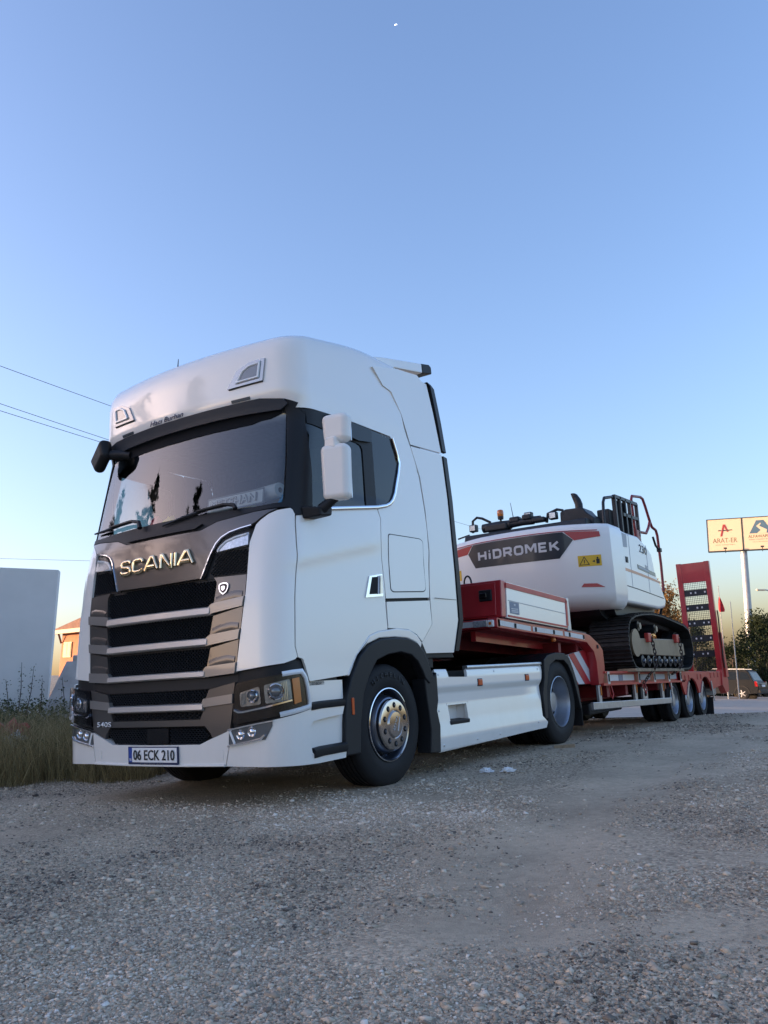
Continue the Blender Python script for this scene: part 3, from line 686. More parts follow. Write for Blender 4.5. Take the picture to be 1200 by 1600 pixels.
# nose lettering
GL = {'S': [[(.97,.80),(.90,.95),(.72,1),(.26,1),(.08,.94),(.02,.78),(.08,.60),(.28,.52),(.72,.47),(.92,.39),(.98,.22),(.92,.06),(.74,0),(.26,0),(.10,.05),(.02,.20)]],
      'C': [[(.98,.76),(.92,.92),(.74,1),(.28,1),(.10,.93),(.02,.76),(.02,.24),(.10,.07),(.28,0),(.74,0),(.92,.08),(.98,.24)]],
      'A': [[(0,-.02),(.40,1),(.60,1),(1,-.02)], [(.22,.26),(.78,.26)]], 'N': [[(.03,-.02),(.03,1),(.16,1),(.84,0),(.97,0),(.97,1.02)]], 'I': [[(.5,-.02),(.5,1.02)]],
      'H': [[(.05,-.05),(.05,1.05)], [(.95,-.05),(.95,1.05)], [(.05,.5),(.95,.5)]], 'i': [[(.5,-.05),(.5,.72)], [(.2,1.0),(.8,1.0)]], 'D': [[(.05,.5),(.05,0),(.66,0),(.88,.10),(.95,.3),(.95,.7),(.88,.90),(.66,1),(.05,1),(.05,.45)]],
      'R': [[(.05,-.05),(.05,1),(.76,1),(.92,.90),(.92,.52),(.76,.42),(.05,.42)], [(.55,.42),(.98,-.04)]], 'O': [[(.5,0),(.24,0),(.08,.12),(.04,.3),(.04,.7),(.08,.88),(.24,1),(.76,1),(.92,.88),(.96,.7),(.96,.3),(.92,.12),(.76,0),(.48,0)]],
      'M': [[(.03,-.05),(.03,1),(.14,1),(.5,.30),(.86,1),(.97,1),(.97,-.05)]], 'E': [[(.95,1),(.05,1),(.05,0),(.95,0)], [(.05,.5),(.85,.5)]], 'K': [[(.05,-.05),(.05,1.05)], [(.95,1.03),(.30,.5),(.10,.5)], [(.42,.56),(.98,-.03)]]}
def stroke_word(word, x0, widths, gap, zb, ht, sw_, mt, par, F=cabF, o0=.010, o1=.036):
    u = x0
    for ch, w_ in zip(word, widths):
        lo = None
        for pth in GL[ch]:
            pp = dense([(u + q[0]*w_, zb + q[1]*ht) for q in pth], .05)
            o = strip('letter' if lo is None else 'letter_bar', pp, F, mt, lo or par, prof=[(-sw_/2,o0),(-sw_/2,o0+(o1-o0)*.75),(-sw_/4,o1),(sw_/4,o1),(sw_/2,o0+(o1-o0)*.75),(sw_/2,o0)]); lo = lo or o
        u += w_ + gap
stroke_word('SCANIA', -.452, [.128,.128,.150,.128,.012,.150], .034, 1.836, .10, .032, 'sunset_chrome', nose)
p, n_ = on_cab(-.61, .62, .016); xd = Vector(cabF(-.56,.62)) - Vector(cabF(-.66,.62))
text('model_lettering', '540S', .040, 'lamp_white', T, p, xd, (0,0,1), width=.20, ext=.004, bold=.01)
# shield emblem
p, n_ = on_cab(.725, 1.605, .006); ex = (Vector(cabF(.78,1.6)) - Vector(cabF(.67,1.6))).normalized(); ez = Vector((0,0,1)); ez = (ez - n_*ez.dot(n_)).normalized()
def shield(sc_, d0, d1, nm, mt, par):
    pts = [(-.045,.03),(-.03,.042),(0,.046),(.03,.042),(.045,.03),(.044,0),(.03,-.028),(0,-.048),(-.03,-.028),(-.044,0)]
    A = [p + ex*(x*sc_) + ez*(y*sc_) + n_*d0 for x, y in pts]; B = [p + ex*(x*sc_) + ez*(y*sc_) + n_*d1 for x, y in pts]
    return MB().loft([A, B]).build(nm, mt, par)
em = shield(1.0, 0, .012, 'emblem', 'chrome', T); shield(.78, .0121, .014, 'emblem_field', 'black_gloss', em); shield(.4, .0141, .017, 'emblem_crest', 'chrome', em)
# --- bumper
bump_c = sym([(0,.302),(.738,.305),(.77,.43),(.78,.556),(.69,.525),(.602,.497),(.50,.46),(0,.457)])
panel('bumper', bump_c, cabF, 'white_paint', T, off=.012, thick=.08)
bc = [[(.746,.305),(1.0,.30),(1.167,.298),(1.462,.288),(1.462,.676),(1.443,.672),(1.16,.622),(.787,.56),(.777,.43)], [(1.462,.288),(1.54,.286),(1.87,.292),(1.88,.335),(1.50,.342),(1.468,.37),(1.462,.40)], [(1.462,.555),(1.50,.588),(1.60,.60),(1.86,.618),(1.888,.68),(1.493,.678),(1.47,.69),(1.462,.687)]]
def mirsm(P): return [mirs(q) for q in P] if isinstance(P[0][0], (tuple, list)) else mirs(P)
both('bumper_corner', bc, 'white_paint', off=.012, thick=.06, du=.05)
both('step_recess', [(1.40,.29),(1.92,.30),(1.92,.88),(1.46,.88),(1.42,.70)], 'white_paint', off=-.022, thick=.004)
lip = dense([(-.74,.312),(-.3,.308),(.3,.308),(.74,.312)], .08); strip('bumper_lip', lip, cabF, 'white_paint', T, w=.02, o0=.0, o1=.03)
for sgn in (1, -1):
    mp = lambda L__: [(sgn*u, v) for u, v in L__][::sgn]
    for z, d, a0 in ((.36, .035, 1.485), (.695, .028, 1.478)):
        L_ = [(a0, z), (1.6, z+.008), (1.885, z+.012)]
        strip('step_tread', mp(L_), cabF, 'black_plastic', T, prof=[(-d, -.12), (-d, .018), (-d*.4, .03), (d*.6, .03), (d, .012), (d, -.12)])
    panel('tow_cover', mp(rounded([(.66,.345),(.72,.348),(.722,.42),(.66,.418)], .01)), cabF, 'white_paint', T, off=.0155, thick=.004)
    # headlamp
    panel('lamp_well', mp([(.79,.565),(.815,.97),(1.236,1.012),(1.42,1.036),(1.455,.96),(1.485,.878),(1.69,.878),(1.69,.85),(1.49,.848),(1.478,.70),(1.443,.668)]), cabF, 'black_plastic', T, off=-.022, thick=.03)
    hl = panel('headlamp', mp(rounded([(.815,.595),(.822,.79),(.846,.893),(1.25,.945),(1.402,.968),(1.452,.875),(1.482,.705),(1.446,.678)], .03)), cabF, 'black_gloss', T, off=.006, thick=.05)
    fr = dense([(1.22,.94),(1.30,.95),(1.385,.955),(1.425,.91),(1.447,.84),(1.465,.735),(1.462,.70),(1.43,.692),(1.30,.672),(1.20,.655)], .05)
    strip('guide_edge_strip', mp(fr), cabF, 'lamp_white', hl, w=.036, o0=.005, o1=.024)  # chrome lamp edge; the sunset reflected in it is put in as white
    panel('reflector_bowl', mp(rounded([(.882,.822),(1.055,.862),(1.068,.733),(.888,.720)], .02)), cabF, 'lamp_bowl', hl, off=.012, thick=.006)
    panel('reflector_bowl', mp(rounded([(1.09,.868),(1.276,.904),(1.290,.752),(1.10,.736)], .02)), cabF, 'lamp_bowl', hl, off=.012, thick=.006)
    for k_ in range(4):
        strip('bowl_rib', mp([(.90+.012*k_,.73+.004*k_),(.895+.012*k_,.815+.004*k_)]), cabF, 'chrome', hl, w=.004, o0=.012, o1=.017); strip('bowl_rib', mp([(1.255-.012*k_,.755),(1.248-.012*k_,.89-.004*k_)]), cabF, 'chrome', hl, w=.004, o0=.012, o1=.017)
    for c_, z_, r_ in ((1.0,.795,.040), (1.175,.818,.052)):
        p, n_ = on_cab(sgn*c_, z_, .014); m = MB()
        m.lathe([(r_*1.15,.0),(r_*1.15,.012),(r_,.018),(r_*.9,.008)], (0,0,0), 'x', 24); m.xf(Matrix.Translation(p) @ n_.to_track_quat('X', 'Z').to_matrix().to_4x4()); m.build('projector_ring', 'chrome', hl, smooth=40)
        m = MB(); m.lathe([(1e-7,.03),(r_*.45,.027),(r_*.75,.018),(r_*.92,.006)], (0,0,0), 'x', 24); m.xf(Matrix.Translation(p) @ n_.to_track_quat('X', 'Z').to_matrix().to_4x4()); m.build('projector_lens', 'lamp_dark', hl, smooth=60)
    panel('indicator', mp([(1.292,.903),(1.355,.913),(1.370,.737),(1.308,.722)]), cabF, 'amber', hl, off=.014, thick=.008)
    strip('chrome_blade', mp(dense([(.836,.70),(.872,.684),(.91,.684),(1.10,.712),(1.285,.752)], .06)), cabF, 'chrome', hl, w=.022, o0=.0, o1=.024)
    panel('lens', mp(rounded([(.825,.60),(.832,.785),(.855,.885),(1.25,.935),(1.395,.957),(1.445,.872),(1.474,.71),(1.44,.686)], .03)), cabF, 'lens_glass', hl, off=.042, thick=0)
    # fog lamp
    fg = panel('fog_lamp', mp([(.779,.452),(.784,.565),(1.15,.618),(1.148,.58),(1.095,.488)]), cabF, 'lamp_dark', T, off=.017, thick=.02)
    strip('fog_trim', mp(dense([(.778,.560),(.95,.588),(1.155,.616)], .08)), cabF, 'chrome', fg, w=.02, o0=.01, o1=.03)
    strip('fog_trim', mp(dense([(.772,.448),(.95,.472),(1.06,.492),(1.095,.52)], .06)), cabF, 'chrome', fg, w=.018, o0=.01, o1=.03)
    strip('fog_trim', mp([(.79,.555),(.83,.465)]), cabF, 'lamp_white', fg, w=.024, o0=.01, o1=.022)
    for c_, z_ in ((.885,.527), (.985,.545)):
        p, n_ = on_cab(sgn*c_, z_, .016); m = MB(); m.lathe([(1e-7,.014),(.014,.012),(.024,.004),(.027,.0),(.032,.010),(.037,.0)], (0,0,0), 'x', 20)
        m.xf(Matrix.Translation(p) @ n_.to_track_quat('X', 'Z').to_matrix().to_4x4()); m.build('fog_projector', 'chrome', fg, smooth=40)
    # roof lamps
    rl = panel('roof_lamp', mp([(.59,3.290),(.928,3.306),(.952,3.496),(.80,3.484),(.68,3.432)]), cabF, 'lamp_frame', T, off=.016, thick=.03)
    panel('lamp_glass', mp([(.672,3.318),(.900,3.330),(.920,3.474),(.805,3.464),(.732,3.425)]), cabF, 'lamp_dark', rl, off=.02, thick=.004)
    strip('guide_edge_strip', mp(dense([(.690,3.330),(.888,3.342),(.905,3.462),(.81,3.452),(.745,3.418),(.690,3.330)], .08)), cabF, 'lamp_white', rl, w=.022, o0=.019, o1=.032)
    strip('lamp_shadow_gap', mp(dense([(.598,3.289),(.925,3.304)], .08)), cabF, 'seam_black', rl, w=.014, o0=.0, o1=.012)
    panel('marker_lamp', mp([(.62,3.168),(.80,3.172),(.80,3.196),(.62,3.192)]), cabF, 'lamp_dark', T, off=.008, thick=.01)
# number plate
pl = panel('number_plate', [(-.275,.308),(.289,.308),(.289,.448),(-.275,.448)], cabF, 'navy', T, off=.028, thick=.012, du=.3, dv=.3)
panel('plate_field', [(-.225,.332),(.280,.332),(.280,.441),(-.225,.441)], cabF, 'plate_white', pl, off=.030, thick=.002, du=.3, dv=.3)
panel('country_strip', [(-.268,.332),(-.225,.332),(-.225,.441),(-.268,.441)], cabF, 'plate_blue', pl, off=.030, thick=.002, du=.3, dv=.3)
def ftext(name, s, u, v, h, w, mt, par, off, **kw):
    p, n_ = on_cab(u, v, off); xd = Vector(cabF(u+.05,v)) - Vector(cabF(u-.05,v)); yd = Vector(cabF(u,v+.03)) - Vector(cabF(u,v-.03))
    return text(name, s, h, mt, par, p, xd, yd, width=w, **kw)
ftext('plate_lettering', '06 ECK 210', .028, .387, .078, .465, 'print_black', pl, .031, ext=.002, bold=.012)
ftext('country_lettering', 'TR', -.246, .35, .018, .03, 'plate_white', pl, .031, ext=.001)
ftext('dealer_lettering', 'CALISKAN', .0, .320, .013, .26, 'badge_silver', pl, .029, ext=.001)
ftext('roof_lettering', 'Hacı Burhan', -.125, 3.187, .042, .44, 'navy', T, .004, ext=.002, bold=.006, shear=.35)
# --- mirrors
def rbox(name, c, sz, mt, par, bev, rz=0, taper=0, ry=0, rx=0):
    x, y, z = sz[0]/2, sz[1]/2, sz[2]/2; m = MB(); k = 1 - taper
    m.hexa([(-x*k,-y*k,-z),(x*k,-y*k,-z),(x*k,y*k,-z),(-x*k,y*k,-z)], [(-x,-y,z),(x,-y,z),(x,y,z),(-x,y,z)])
    m.xf(Matrix.Translation(c) @ Matrix.Rotation(rz, 4, 'Z') @ Matrix.Rotation(ry, 4, 'Y') @ Matrix.Rotation(rx, 4, 'X')); return m.build(name, mt, par, bev=bev, seg=5)
mm = rbox('mirror_housing', (-.925,-1.455,2.475), (.14,.235,.45), 'white_plastic', T, .05, rz=radians(14), taper=.05)
rbox('mirror_glass', (-.853,-1.437,2.475), (.006,.19,.40), 'chrome', mm, .002, rz=radians(14))
m2 = rbox('wide_mirror_housing', (-.905,-1.46,2.835), (.14,.235,.235), 'white_plastic', T, .05, rz=radians(10), taper=.10)
rbox('mirror_glass', (-.832,-1.447,2.835), (.006,.18,.18), 'chrome', m2, .002, rz=radians(10))
rbox('mirror_stem', (-.945,-1.44,2.71), (.09,.11,.10), 'white_plastic', m2, .02)
MB().hexa([(-1.08,-1.215,2.12),(-.93,-1.215,2.13),(-.88,-1.36,2.15),(-1.03,-1.36,2.13)], [(-1.10,-1.215,2.22),(-.93,-1.215,2.24),(-.87,-1.36,2.22),(-1.04,-1.36,2.20)]).build('mirror_base', 'black_plastic', T, bev=.015)
MB().tube([(-.98,-1.33,2.19),(-.96,-1.38,2.23),(-.93,-1.44,2.285)], [.045,.04,.04], 10).build('mirror_arm', 'black_plastic', T, smooth=50)
fm = rbox('front_mirror_housing', (-1.205,1.065,3.03), (.13,.35,.19), 'black_plastic', T, .05, rz=radians(-20), rx=radians(-26), taper=.25)
MB().tube([(-1.22,1.0,3.04),(-1.16,.86,3.03),(-1.14,.72,3.0)], [.05,.045,.04], 8).build('mirror_arm', 'black_plastic', T, smooth=50)
# roof antenna
MB().tube([(-1.0,.27,3.70),(-.995,.27,3.75),(-.985,.27,3.865)], [.012,.007,.003], 6).build('antenna', 'seam_black', T)
# --- side air deflectors and roof spoiler
def dfF(u, v): return (u, -1.213 - .02*min(1, max(0, (u-.6)/.6)), v)
up_ = [(.02,3.70),(.177,3.56),(.313,3.536),(.471,3.352),(.607,3.074),(1.165,3.096),(1.062,3.488),(.965,3.785),(.875,3.79),(.80,3.835),(.45,3.80)]
lo_ = [(.607,3.058),(.742,2.767),(.799,2.451),(.827,2.054),(.792,1.75),(.787,1.58),(.795,1.35),(.592,1.172),(.66,1.08),(1.15,1.085),(1.276,1.402),(1.27,1.89),(1.228,2.619),(1.167,3.078)]
for nm, pp in (('upper_deflector', up_), ('lower_deflector', lo_)):
    a = panel(nm, pp, dfF, 'white_paint', T, thick=.03, du=.1, dv=.1); twin(a, MIRY)
MB().box(.85,1.262,-1.236,-1.2295,1.598,1.602).build('deflector_seam', 'seam_black', T)
for pth in ([(1.0,3.80),(1.06,3.77),(1.11,3.60),(1.16,3.42),(1.225,3.12)], [(1.232,3.065),(1.29,2.62),(1.33,1.89),(1.338,1.402),(1.21,1.10)]):
    mb = MB()
    for (x0, z0), (x1, z1) in zip(pth, pth[1:]): mb.hexa([(x0-.045,-1.243,z0),(x0+.06,-1.225,z0),(x0+.06,-1.19,z0),(x0-.045,-1.19,z0)], [(x1-.045,-1.243,z1),(x1+.06,-1.225,z1),(x1+.06,-1.19,z1),(x1-.045,-1.19,z1)])
    a = mb.build('deflector_edge', 'black_plastic', T); twin(a, MIRY)
MB().prism([(.62,1.10),(1.16,1.10),(1.20,1.04),(.66,1.04)], 'y', -1.2, 1.2).build('deflector_foot', 'black_plastic', T)
spl = [(-.20,3.80),(.14,3.885),(.457,3.965),(.85,4.045),(1.184,4.115),(1.192,4.01),(.672,3.915),(.25,3.835),(.05,3.80)]
MB().prism(spl, 'y', -1.06, 1.06).build('roof_spoiler', 'white_paint', T, bev=.012)
MB().prism([(1.186,4.117),(1.34,4.150),(1.385,4.13),(1.39,4.055),(1.194,4.012)], 'y', -1.06, 1.06).build('spoiler_edge', 'black_plastic', T, bev=.01)
# --- wheels
def tyre(R, w, yo, r0=.29, n=72):
    # section from outer bead to inner bead; the tread carries four grooves. yo = outer face, runs towards +y
    s = [(r0, .02), (r0+.03,.004), (r0+.09,-.004), (R-.10,.0), (R-.05,.006), (R-.022,.018), (R-.006,.034), (R,.05)]
    g = []
    tw = w - .10
    for k in range(4):
        c_ = .05 + tw*(k+1)/5; g += [(R, c_-.008), (R-.013, c_-.005), (R-.013, c_+.005), (R, c_+.008)]
    e = [(r, w-a) for r, a in s[::-1]]
    return [(r, yo+a) for r, a in s+g+e]
def lettered(s, R, c, yv, a0, a1, h, par):
    for k, ch in enumerate(s):
        a = a0 + (a1-a0)*k/(len(s)-1); p = Vector((c[0]+R*sin(a), yv, c[2]+R*cos(a)))
        text('tyre_lettering', ch, h, 'rubber_letter', par, p, (cos(a),0,-sin(a)), (sin(a),0,cos(a)), ext=.003, bold=.02)
def front_wheel(c, par):
    y0 = c[1]; R = .505
    w = MB().lathe(tyre(R, .315, y0-.012, .292), (c[0],0,c[2]), 'y', 80, cap=False).build('wheel', 'rubber', par, smooth=35)
    rim = MB().lathe([(.298,y0+.012),(.302,y0-.004),(.296,y0-.008),(.288,y0),(.283,y0+.03),(.275,y0+.09),(.262,y0+.10),(.235,y0+.02),(.222,y0-.01),(.20,y0-.02),(.20,y0+.05)], (c[0],0,c[2]), 'y', 64, cap=False).build('rim', 'steel_rim', w, smooth=40)
    MB().lathe([(.299,y0-.002),(.303,y0-.012),(.296,y0-.014),(.291,y0-.004)], (c[0],0,c[2]), 'y', 64, cap=False).build('rim_edge', 'chrome', w, smooth=60)
    for k in range(10):
        a = 2*pi*(k+.5)/10; m = MB(); m.lathe([(1e-7,-.002),(.032,-.002),(.034,.0),(.03,.02)], (0,0,0), 'y', 14)
        m.xf(Matrix.Translation((c[0]+.252*sin(a), y0+.052, c[2]+.252*cos(a))) @ Matrix.Rotation(a, 4, 'Y') @ Matrix.Rotation(radians(-68), 4, 'X') @ Matrix.Diagonal((1.15,1,.85,1))); m.build('hand_hole', 'dark_void', rim)
    hub = MB().lathe([(.212,y0+.02),(.213,y0-.045),(.205,y0-.058),(.19,y0-.062),(.118,y0-.064),(.112,y0-.060),(.108,y0-.068),(.10,y0-.075),(.05,y0-.079),(1e-7,y0-.080)], (c[0],0,c[2]), 'y', 64, cap=False).build('hub_cover', 'polished', w, smooth=32)
    for k in range(10):
        a = 2*pi*k/10; m = MB(); m.lathe([(1e-7,-.004),(.020,-.004),(.0245,-.0005),(.026,.003)], (c[0]+.158*sin(a), y0-.063, c[2]+.158*cos(a)), 'y', 16); m.build('nut_hole', 'dark_void', hub)
        m = MB(); m.lathe([(1e-7,-.009),(.011,-.009),(.013,.0)], (c[0]+.158*sin(a), y0-.064, c[2]+.158*cos(a)), 'y', 6); m.build('wheel_nut', 'steel_rim', hub)
    ang = radians(62)
    text('hub_lettering', 'SCANIA', .028, 'badge_silver', hub, (c[0]-.012,y0-.0795,c[2]+.01), (cos(ang),0,sin(ang)), (-sin(ang),0,cos(ang)), width=.13, ext=.002, bold=.01)
    m = MB(); m.bar((c[0]+.02,y0-.0795,c[2]-.055), (c[0]+.055,y0-.0785,c[2]+.055), .004, .007); m.build('hub_stripe', 'lamp_white', hub)
    lettered('MICHELIN', .415, c, y0-.016, radians(-32), radians(34), .042, w)
    return w
def rear_wheel(c, par, R=.505):
    y0 = c[1]
    w = MB().lathe(tyre(R, .30, y0-.012, .292), (c[0],0,c[2]), 'y', 80, cap=False).build('wheel', 'rubber', par, smooth=35)
    rim = MB().lathe([(.299,y0+.012),(.303,y0-.006),(.295,y0-.010),(.287,y0),(.284,y0+.03),(.276,y0+.05),(.270,y0+.14),(.255,y0+.17),(.20,y0+.175),(.125,y0+.17),(.12,y0+.10),(.11,y0+.085),(.05,y0+.08),(1e-7,y0+.08)], (c[0],0,c[2]), 'y', 64, cap=False).build('rim', 'alu_rim', w, smooth=40)
    for k in range(10):
        a = 2*pi*k/10; m = MB(); m.lathe([(1e-7,-.02),(.014,-.02),(.016,.0)], (c[0]+.16*sin(a), y0+.17, c[2]+.16*cos(a)), 'y', 6); m.build('wheel_nut', 'steel_rim', rim)
    for k in range(10):
        a = 2*pi*(k+.5)/10; m = MB(); m.lathe([(1e-7,-.002),(.026,-.002),(.028,.004)], (c[0]+.222*sin(a), y0+.171, c[2]+.222*cos(a)), 'y', 12); m.build('hand_hole', 'dark_void', rim)
    MB().lathe(tyre(R, .30, y0+.33, .292), (c[0],0,c[2]), 'y', 64, cap=False).build('inner_tyre', 'rubber', w, smooth=35)
    return w
fw = front_wheel((0,-1.20,.49), T); twin(fw, MIRY)
rw = rear_wheel((3.75,-1.20,.49), T); twin(rw, MIRY)
MB().tube([(0,-1.0,.46),(0,1.0,.46)], .07, 10).build('axle', 'chassis', T); MB().tube([(3.75,-1.0,.49),(3.75,1.0,.49)], .10, 10).build('axle', 'chassis', T)
MB().lathe([(1e-7,-.25),(.2,-.22),(.25,0),(.2,.22),(1e-7,.25)], (3.75,0,.49), 'y', 20).build('differential', 'chassis', T, smooth=60)
# --- front wing: black arch, white eyebrow above it
outer = [(-.69,.30),(-.704,.371),(-.69,.55),(-.666,.722),(-.584,.896),(-.458,1.058),(-.319,1.151),(-.131,1.204),(.111,1.217),(.313,1.209),(.45,1.173),(.549,1.098),(.611,1.004),(.70,.86)]
inner = [(.62,.80),(.545,.85),(.509,.912),(.431,1.006),(.332,1.062),(.165,1.088),(-.033,1.069),(-.209,1.022),(-.33,.90),(-.42,.76),(-.475,.55),(-.50,.30)]
a = MB().prism(outer+inner, 'y', -1.262, -1.17).build('front_wing', 'black_plastic', T, bev=.014); 
rbox('wing_reflector', (-.585,-1.264,.67), (.03,.01,.13), 'amber_reflector', a, .004); twin(a, MIRY)
rear_part = [(.545,.85),(.70,.86),(.77,.907),(.772,.651),(.74,.56),(.782,.418),(.76,.185),(.585,.195),(.611,.403),(.59,.55),(.57,.661)]
a = MB().prism(rear_part, 'y', -1.25, -1.10).build('wing_flap', 'black_plastic', T, bev=.012); twin(a, MIRY)
lin = [(-.69,.30),(-.66,.72),(-.45,1.05),(-.13,1.19),(.31,1.19),(.55,1.09),(.70,.86),(.76,.40),(.74,.3),(.64,.3),(.62,.80),(.509,.95),(.332,1.10),(.165,1.13),(-.033,1.11),(-.209,1.06),(-.40,.80),(-.5,.30)]
a = MB().prism(lin, 'y', -1.165, -.60).build('wheel_arch_liner', 'dark_void', T); twin(a, MIRY)
eye = [(-.612,.914),(-.489,1.052),(-.38,1.15),(-.268,1.234),(-.143,1.267),(.15,1.299),(.354,1.292),(.48,1.245),(.56,1.175),(.53,1.12),(.45,1.178),(.313,1.213),(.111,1.220),(-.131,1.208),(-.319,1.155),(-.458,1.062),(-.584,.90)]
a = MB().prism(eye, 'y', -1.24, -1.19).build('arch_lip', 'white_paint', T, bev=.012); twin(a, MIRY)
seal = [(.354,1.300),(.50,1.252),(.59,1.16),(.70,1.0),(.655,.93),(.60,1.02),(.52,1.13),(.44,1.19)]
a = MB().prism(seal, 'y', -1.225, -1.15).build('arch_seal', 'black_plastic', T); twin(a, MIRY)
# --- side skirt
def skF(u, v):
    y = float(np.interp(v, [.16,.20,.30,.45,.62,.70,.76,.86,.92,.95], [-1.21,-1.235,-1.24,-1.215,-1.195,-1.195,-1.225,-1.222,-1.212,-1.19]))
    y += .02*sstep(2.6, 3.2, u)*(1-sstep(.55, .75, v))*-1
    return (u, float(y), v)
sk = [(.789,.930),(1.012,.928),(1.03,.855),(1.398,.846),(1.414,.930),(3.25,.948),(3.225,.85),(3.165,.70),(3.135,.55),(3.09,.36),(3.20,.285),(3.155,.226),(.766,.181)]
hole = (1.02, 1.385, .412, .592)
sk_o = panel('side_skirt', sk, skF, 'white_paint', T, thick=.03, du=.09, dv=.03, hole=hole)
pk = MB(); pk.add([(1.0,-1.20,.40),(1.42,-1.20,.40),(1.42,-1.20,.61),(1.0,-1.20,.61),(1.03,-1.09,.43),(1.38,-1.09,.43),(1.38,-1.09,.60),(1.03,-1.09,.60)], [(4,5,6,7),(0,1,5,4),(1,2,6,5),(2,3,7,6),(3,0,4,7)]); pk.build('skirt_pocket', 'white_plastic', sk_o, flip=False)
MB().hexa([(1.01,-1.225,.408),(1.39,-1.225,.408),(1.39,-1.10,.43),(1.01,-1.10,.43)], [(1.01,-1.23,.445),(1.39,-1.23,.445),(1.39,-1.10,.455),(1.01,-1.10,.455)]).build('pocket_step', 'black_plastic', sk_o, bev=.006)
for x, z in ((1.657,.785),(2.797,.802)):
    rbox('side_marker', (x,-1.228,z), (.085,.02,.06), 'amber_reflector', sk_o, .008)
    rbox('marker_base', (x,-1.222,z), (.10,.015,.075), 'black_plastic', sk_o, .005)
strip('skirt_top_rail', [(1.415,.938),(2.3,.943),(3.25,.95)], lambda u, v: (u, -1.205, v), 'alu', sk_o, w=.035, o0=-.04, o1=.018)
MB().box(1.02,1.41,-1.20,-.9,.80,.85).build('skirt_notch_floor', 'black_plastic', sk_o)
for x, z in ((.84,.88),(.84,.55),(.84,.24),(2.0,.89),(3.12,.89),(2.95,.30),(2.0,.25),(1.5,.24)):
    MB().lathe([(1e-7,-.004),(.010,-.003),(.013,.0)], (x, skF(x,z)[1]-.0005, z), 'y', 10).build('skirt_bolt', 'alu', sk_o, smooth=60)
twin(sk_o, MIRY)
# --- rear wing
ro = [(3.165,.315),(3.15,.60),(3.24,.79),(3.264,.993),(3.377,1.045),(3.637,1.075),(3.898,1.066),(4.064,1.004),(4.168,.862),(4.263,.687),(4.335,.375),(4.29,.375),(4.18,.64),(4.104,.795),(3.997,.917),(3.877,.978),(3.615,.985),(3.44,.93),(3.36,.84),(3.29,.66),(3.26,.45),(3.25,.33)]
a = MB().prism(ro, 'y', -1.25, -.62).build('rear_wing', 'black_plastic', T, bev=.01); twin(a, MIRY)
a = MB().box(4.33,4.345,-1.24,-.65,.16,.42).build('mud_flap', 'rubber', T); twin(a, MIRY)
# --- frame, tank, coupling
MB().box(-1.3,5.0,-.42,-.34,.62,.92).build('frame_rail', 'chassis', T); MB().box(-1.3,5.0,.34,.42,.62,.92).build('frame_rail', 'chassis', T)
for x in (1.2,2.4,3.2,4.4,4.96): MB().box(x,x+.06,-.36,.36,.66,.88).build('cross_member', 'chassis', T)
a = rbox('fuel_tank', (2.0,-.76,.55), (2.1,.55,.58), 'chassis', T, .08); twin(a, MIRY)
MB().box(-1.25,.70,-.95,.95,.50,.62).build('engine_undertray', 'dark_void', T)
MB().box(-1.36,-.95,-1.12,1.12,.36,.60).build('bumper_beam', 'dark_void', T)
MB().prism([(3.3,.98),(3.5,1.06),(4.3,1.06),(4.5,.98),(4.3,.93),(3.5,.93)], 'y', -.45, .45).build('fifth_wheel', 'chassis', T, bev=.01)
for y in (-.5, .5): MB().lathe([(.13,-.3),(.15,-.28),(.15,.28),(.13,.3)], (1.0,y,1.1), 'y', 16).build('air_tank', 'chassis', T, smooth=40)
for k in range(3):
    y = -.3 + .3*k; pts = [(.86, y, 1.9)] + [(1.0+.18*i, y+.06*sin(i*2.2), 1.55-.10*i+.03*sin(i*3)) for i in range(6)]
    MB().tube(pts, .016, 6).build('air_line', ('red_decal','black_metal','yellow_decal')[k], T, smooth=60)
# --- interior
MB().prism([(-1.22,2.18),(-1.15,2.26),(-.85,2.28),(-.72,2.20),(-.70,1.7),(-1.2,1.7)], 'y', -1.12, 1.12).build('dashboard', 'dash', T, bev=.03)
MB().box(.30,.34,-1.15,1.15,1.5,3.4).build('bunk_wall', 'headliner', T); MB().box(-.95,.3,-1.05,1.05,3.16,3.2).build('headliner_panel', 'headliner', T)
for s_ in (-1, 1):
    st = rbox('seat', (-.15,.55*s_,1.98), (.5,.5,.16), 'seat', T, .05); rbox('seat_back', (.12,.55*s_,2.40), (.16,.5,.75), 'seat', st, .06, ry=radians(10)); rbox('head_rest', (.18,.55*s_,2.86), (.10,.28,.18), 'seat', st, .04)
sw_ = MB(); pts = [(-.62+.10*cos(2*pi*k/28)*.55, -.55+.22*sin(2*pi*k/28), 2.36+.22*cos(2*pi*k/28)*.85) for k in range(28)]; sw_.tube(pts, .016, 8, closed=True); so = sw_.build('steering_wheel', 'dash', T, smooth=60)
rbox('wheel_boss', (-.64,-.55,2.33), (.05,.16,.10), 'dash', so, .02); MB().bar((-.64,-.76,2.34), (-.64,-.34,2.34), .03, .04).build('wheel_spoke', 'dash', so)
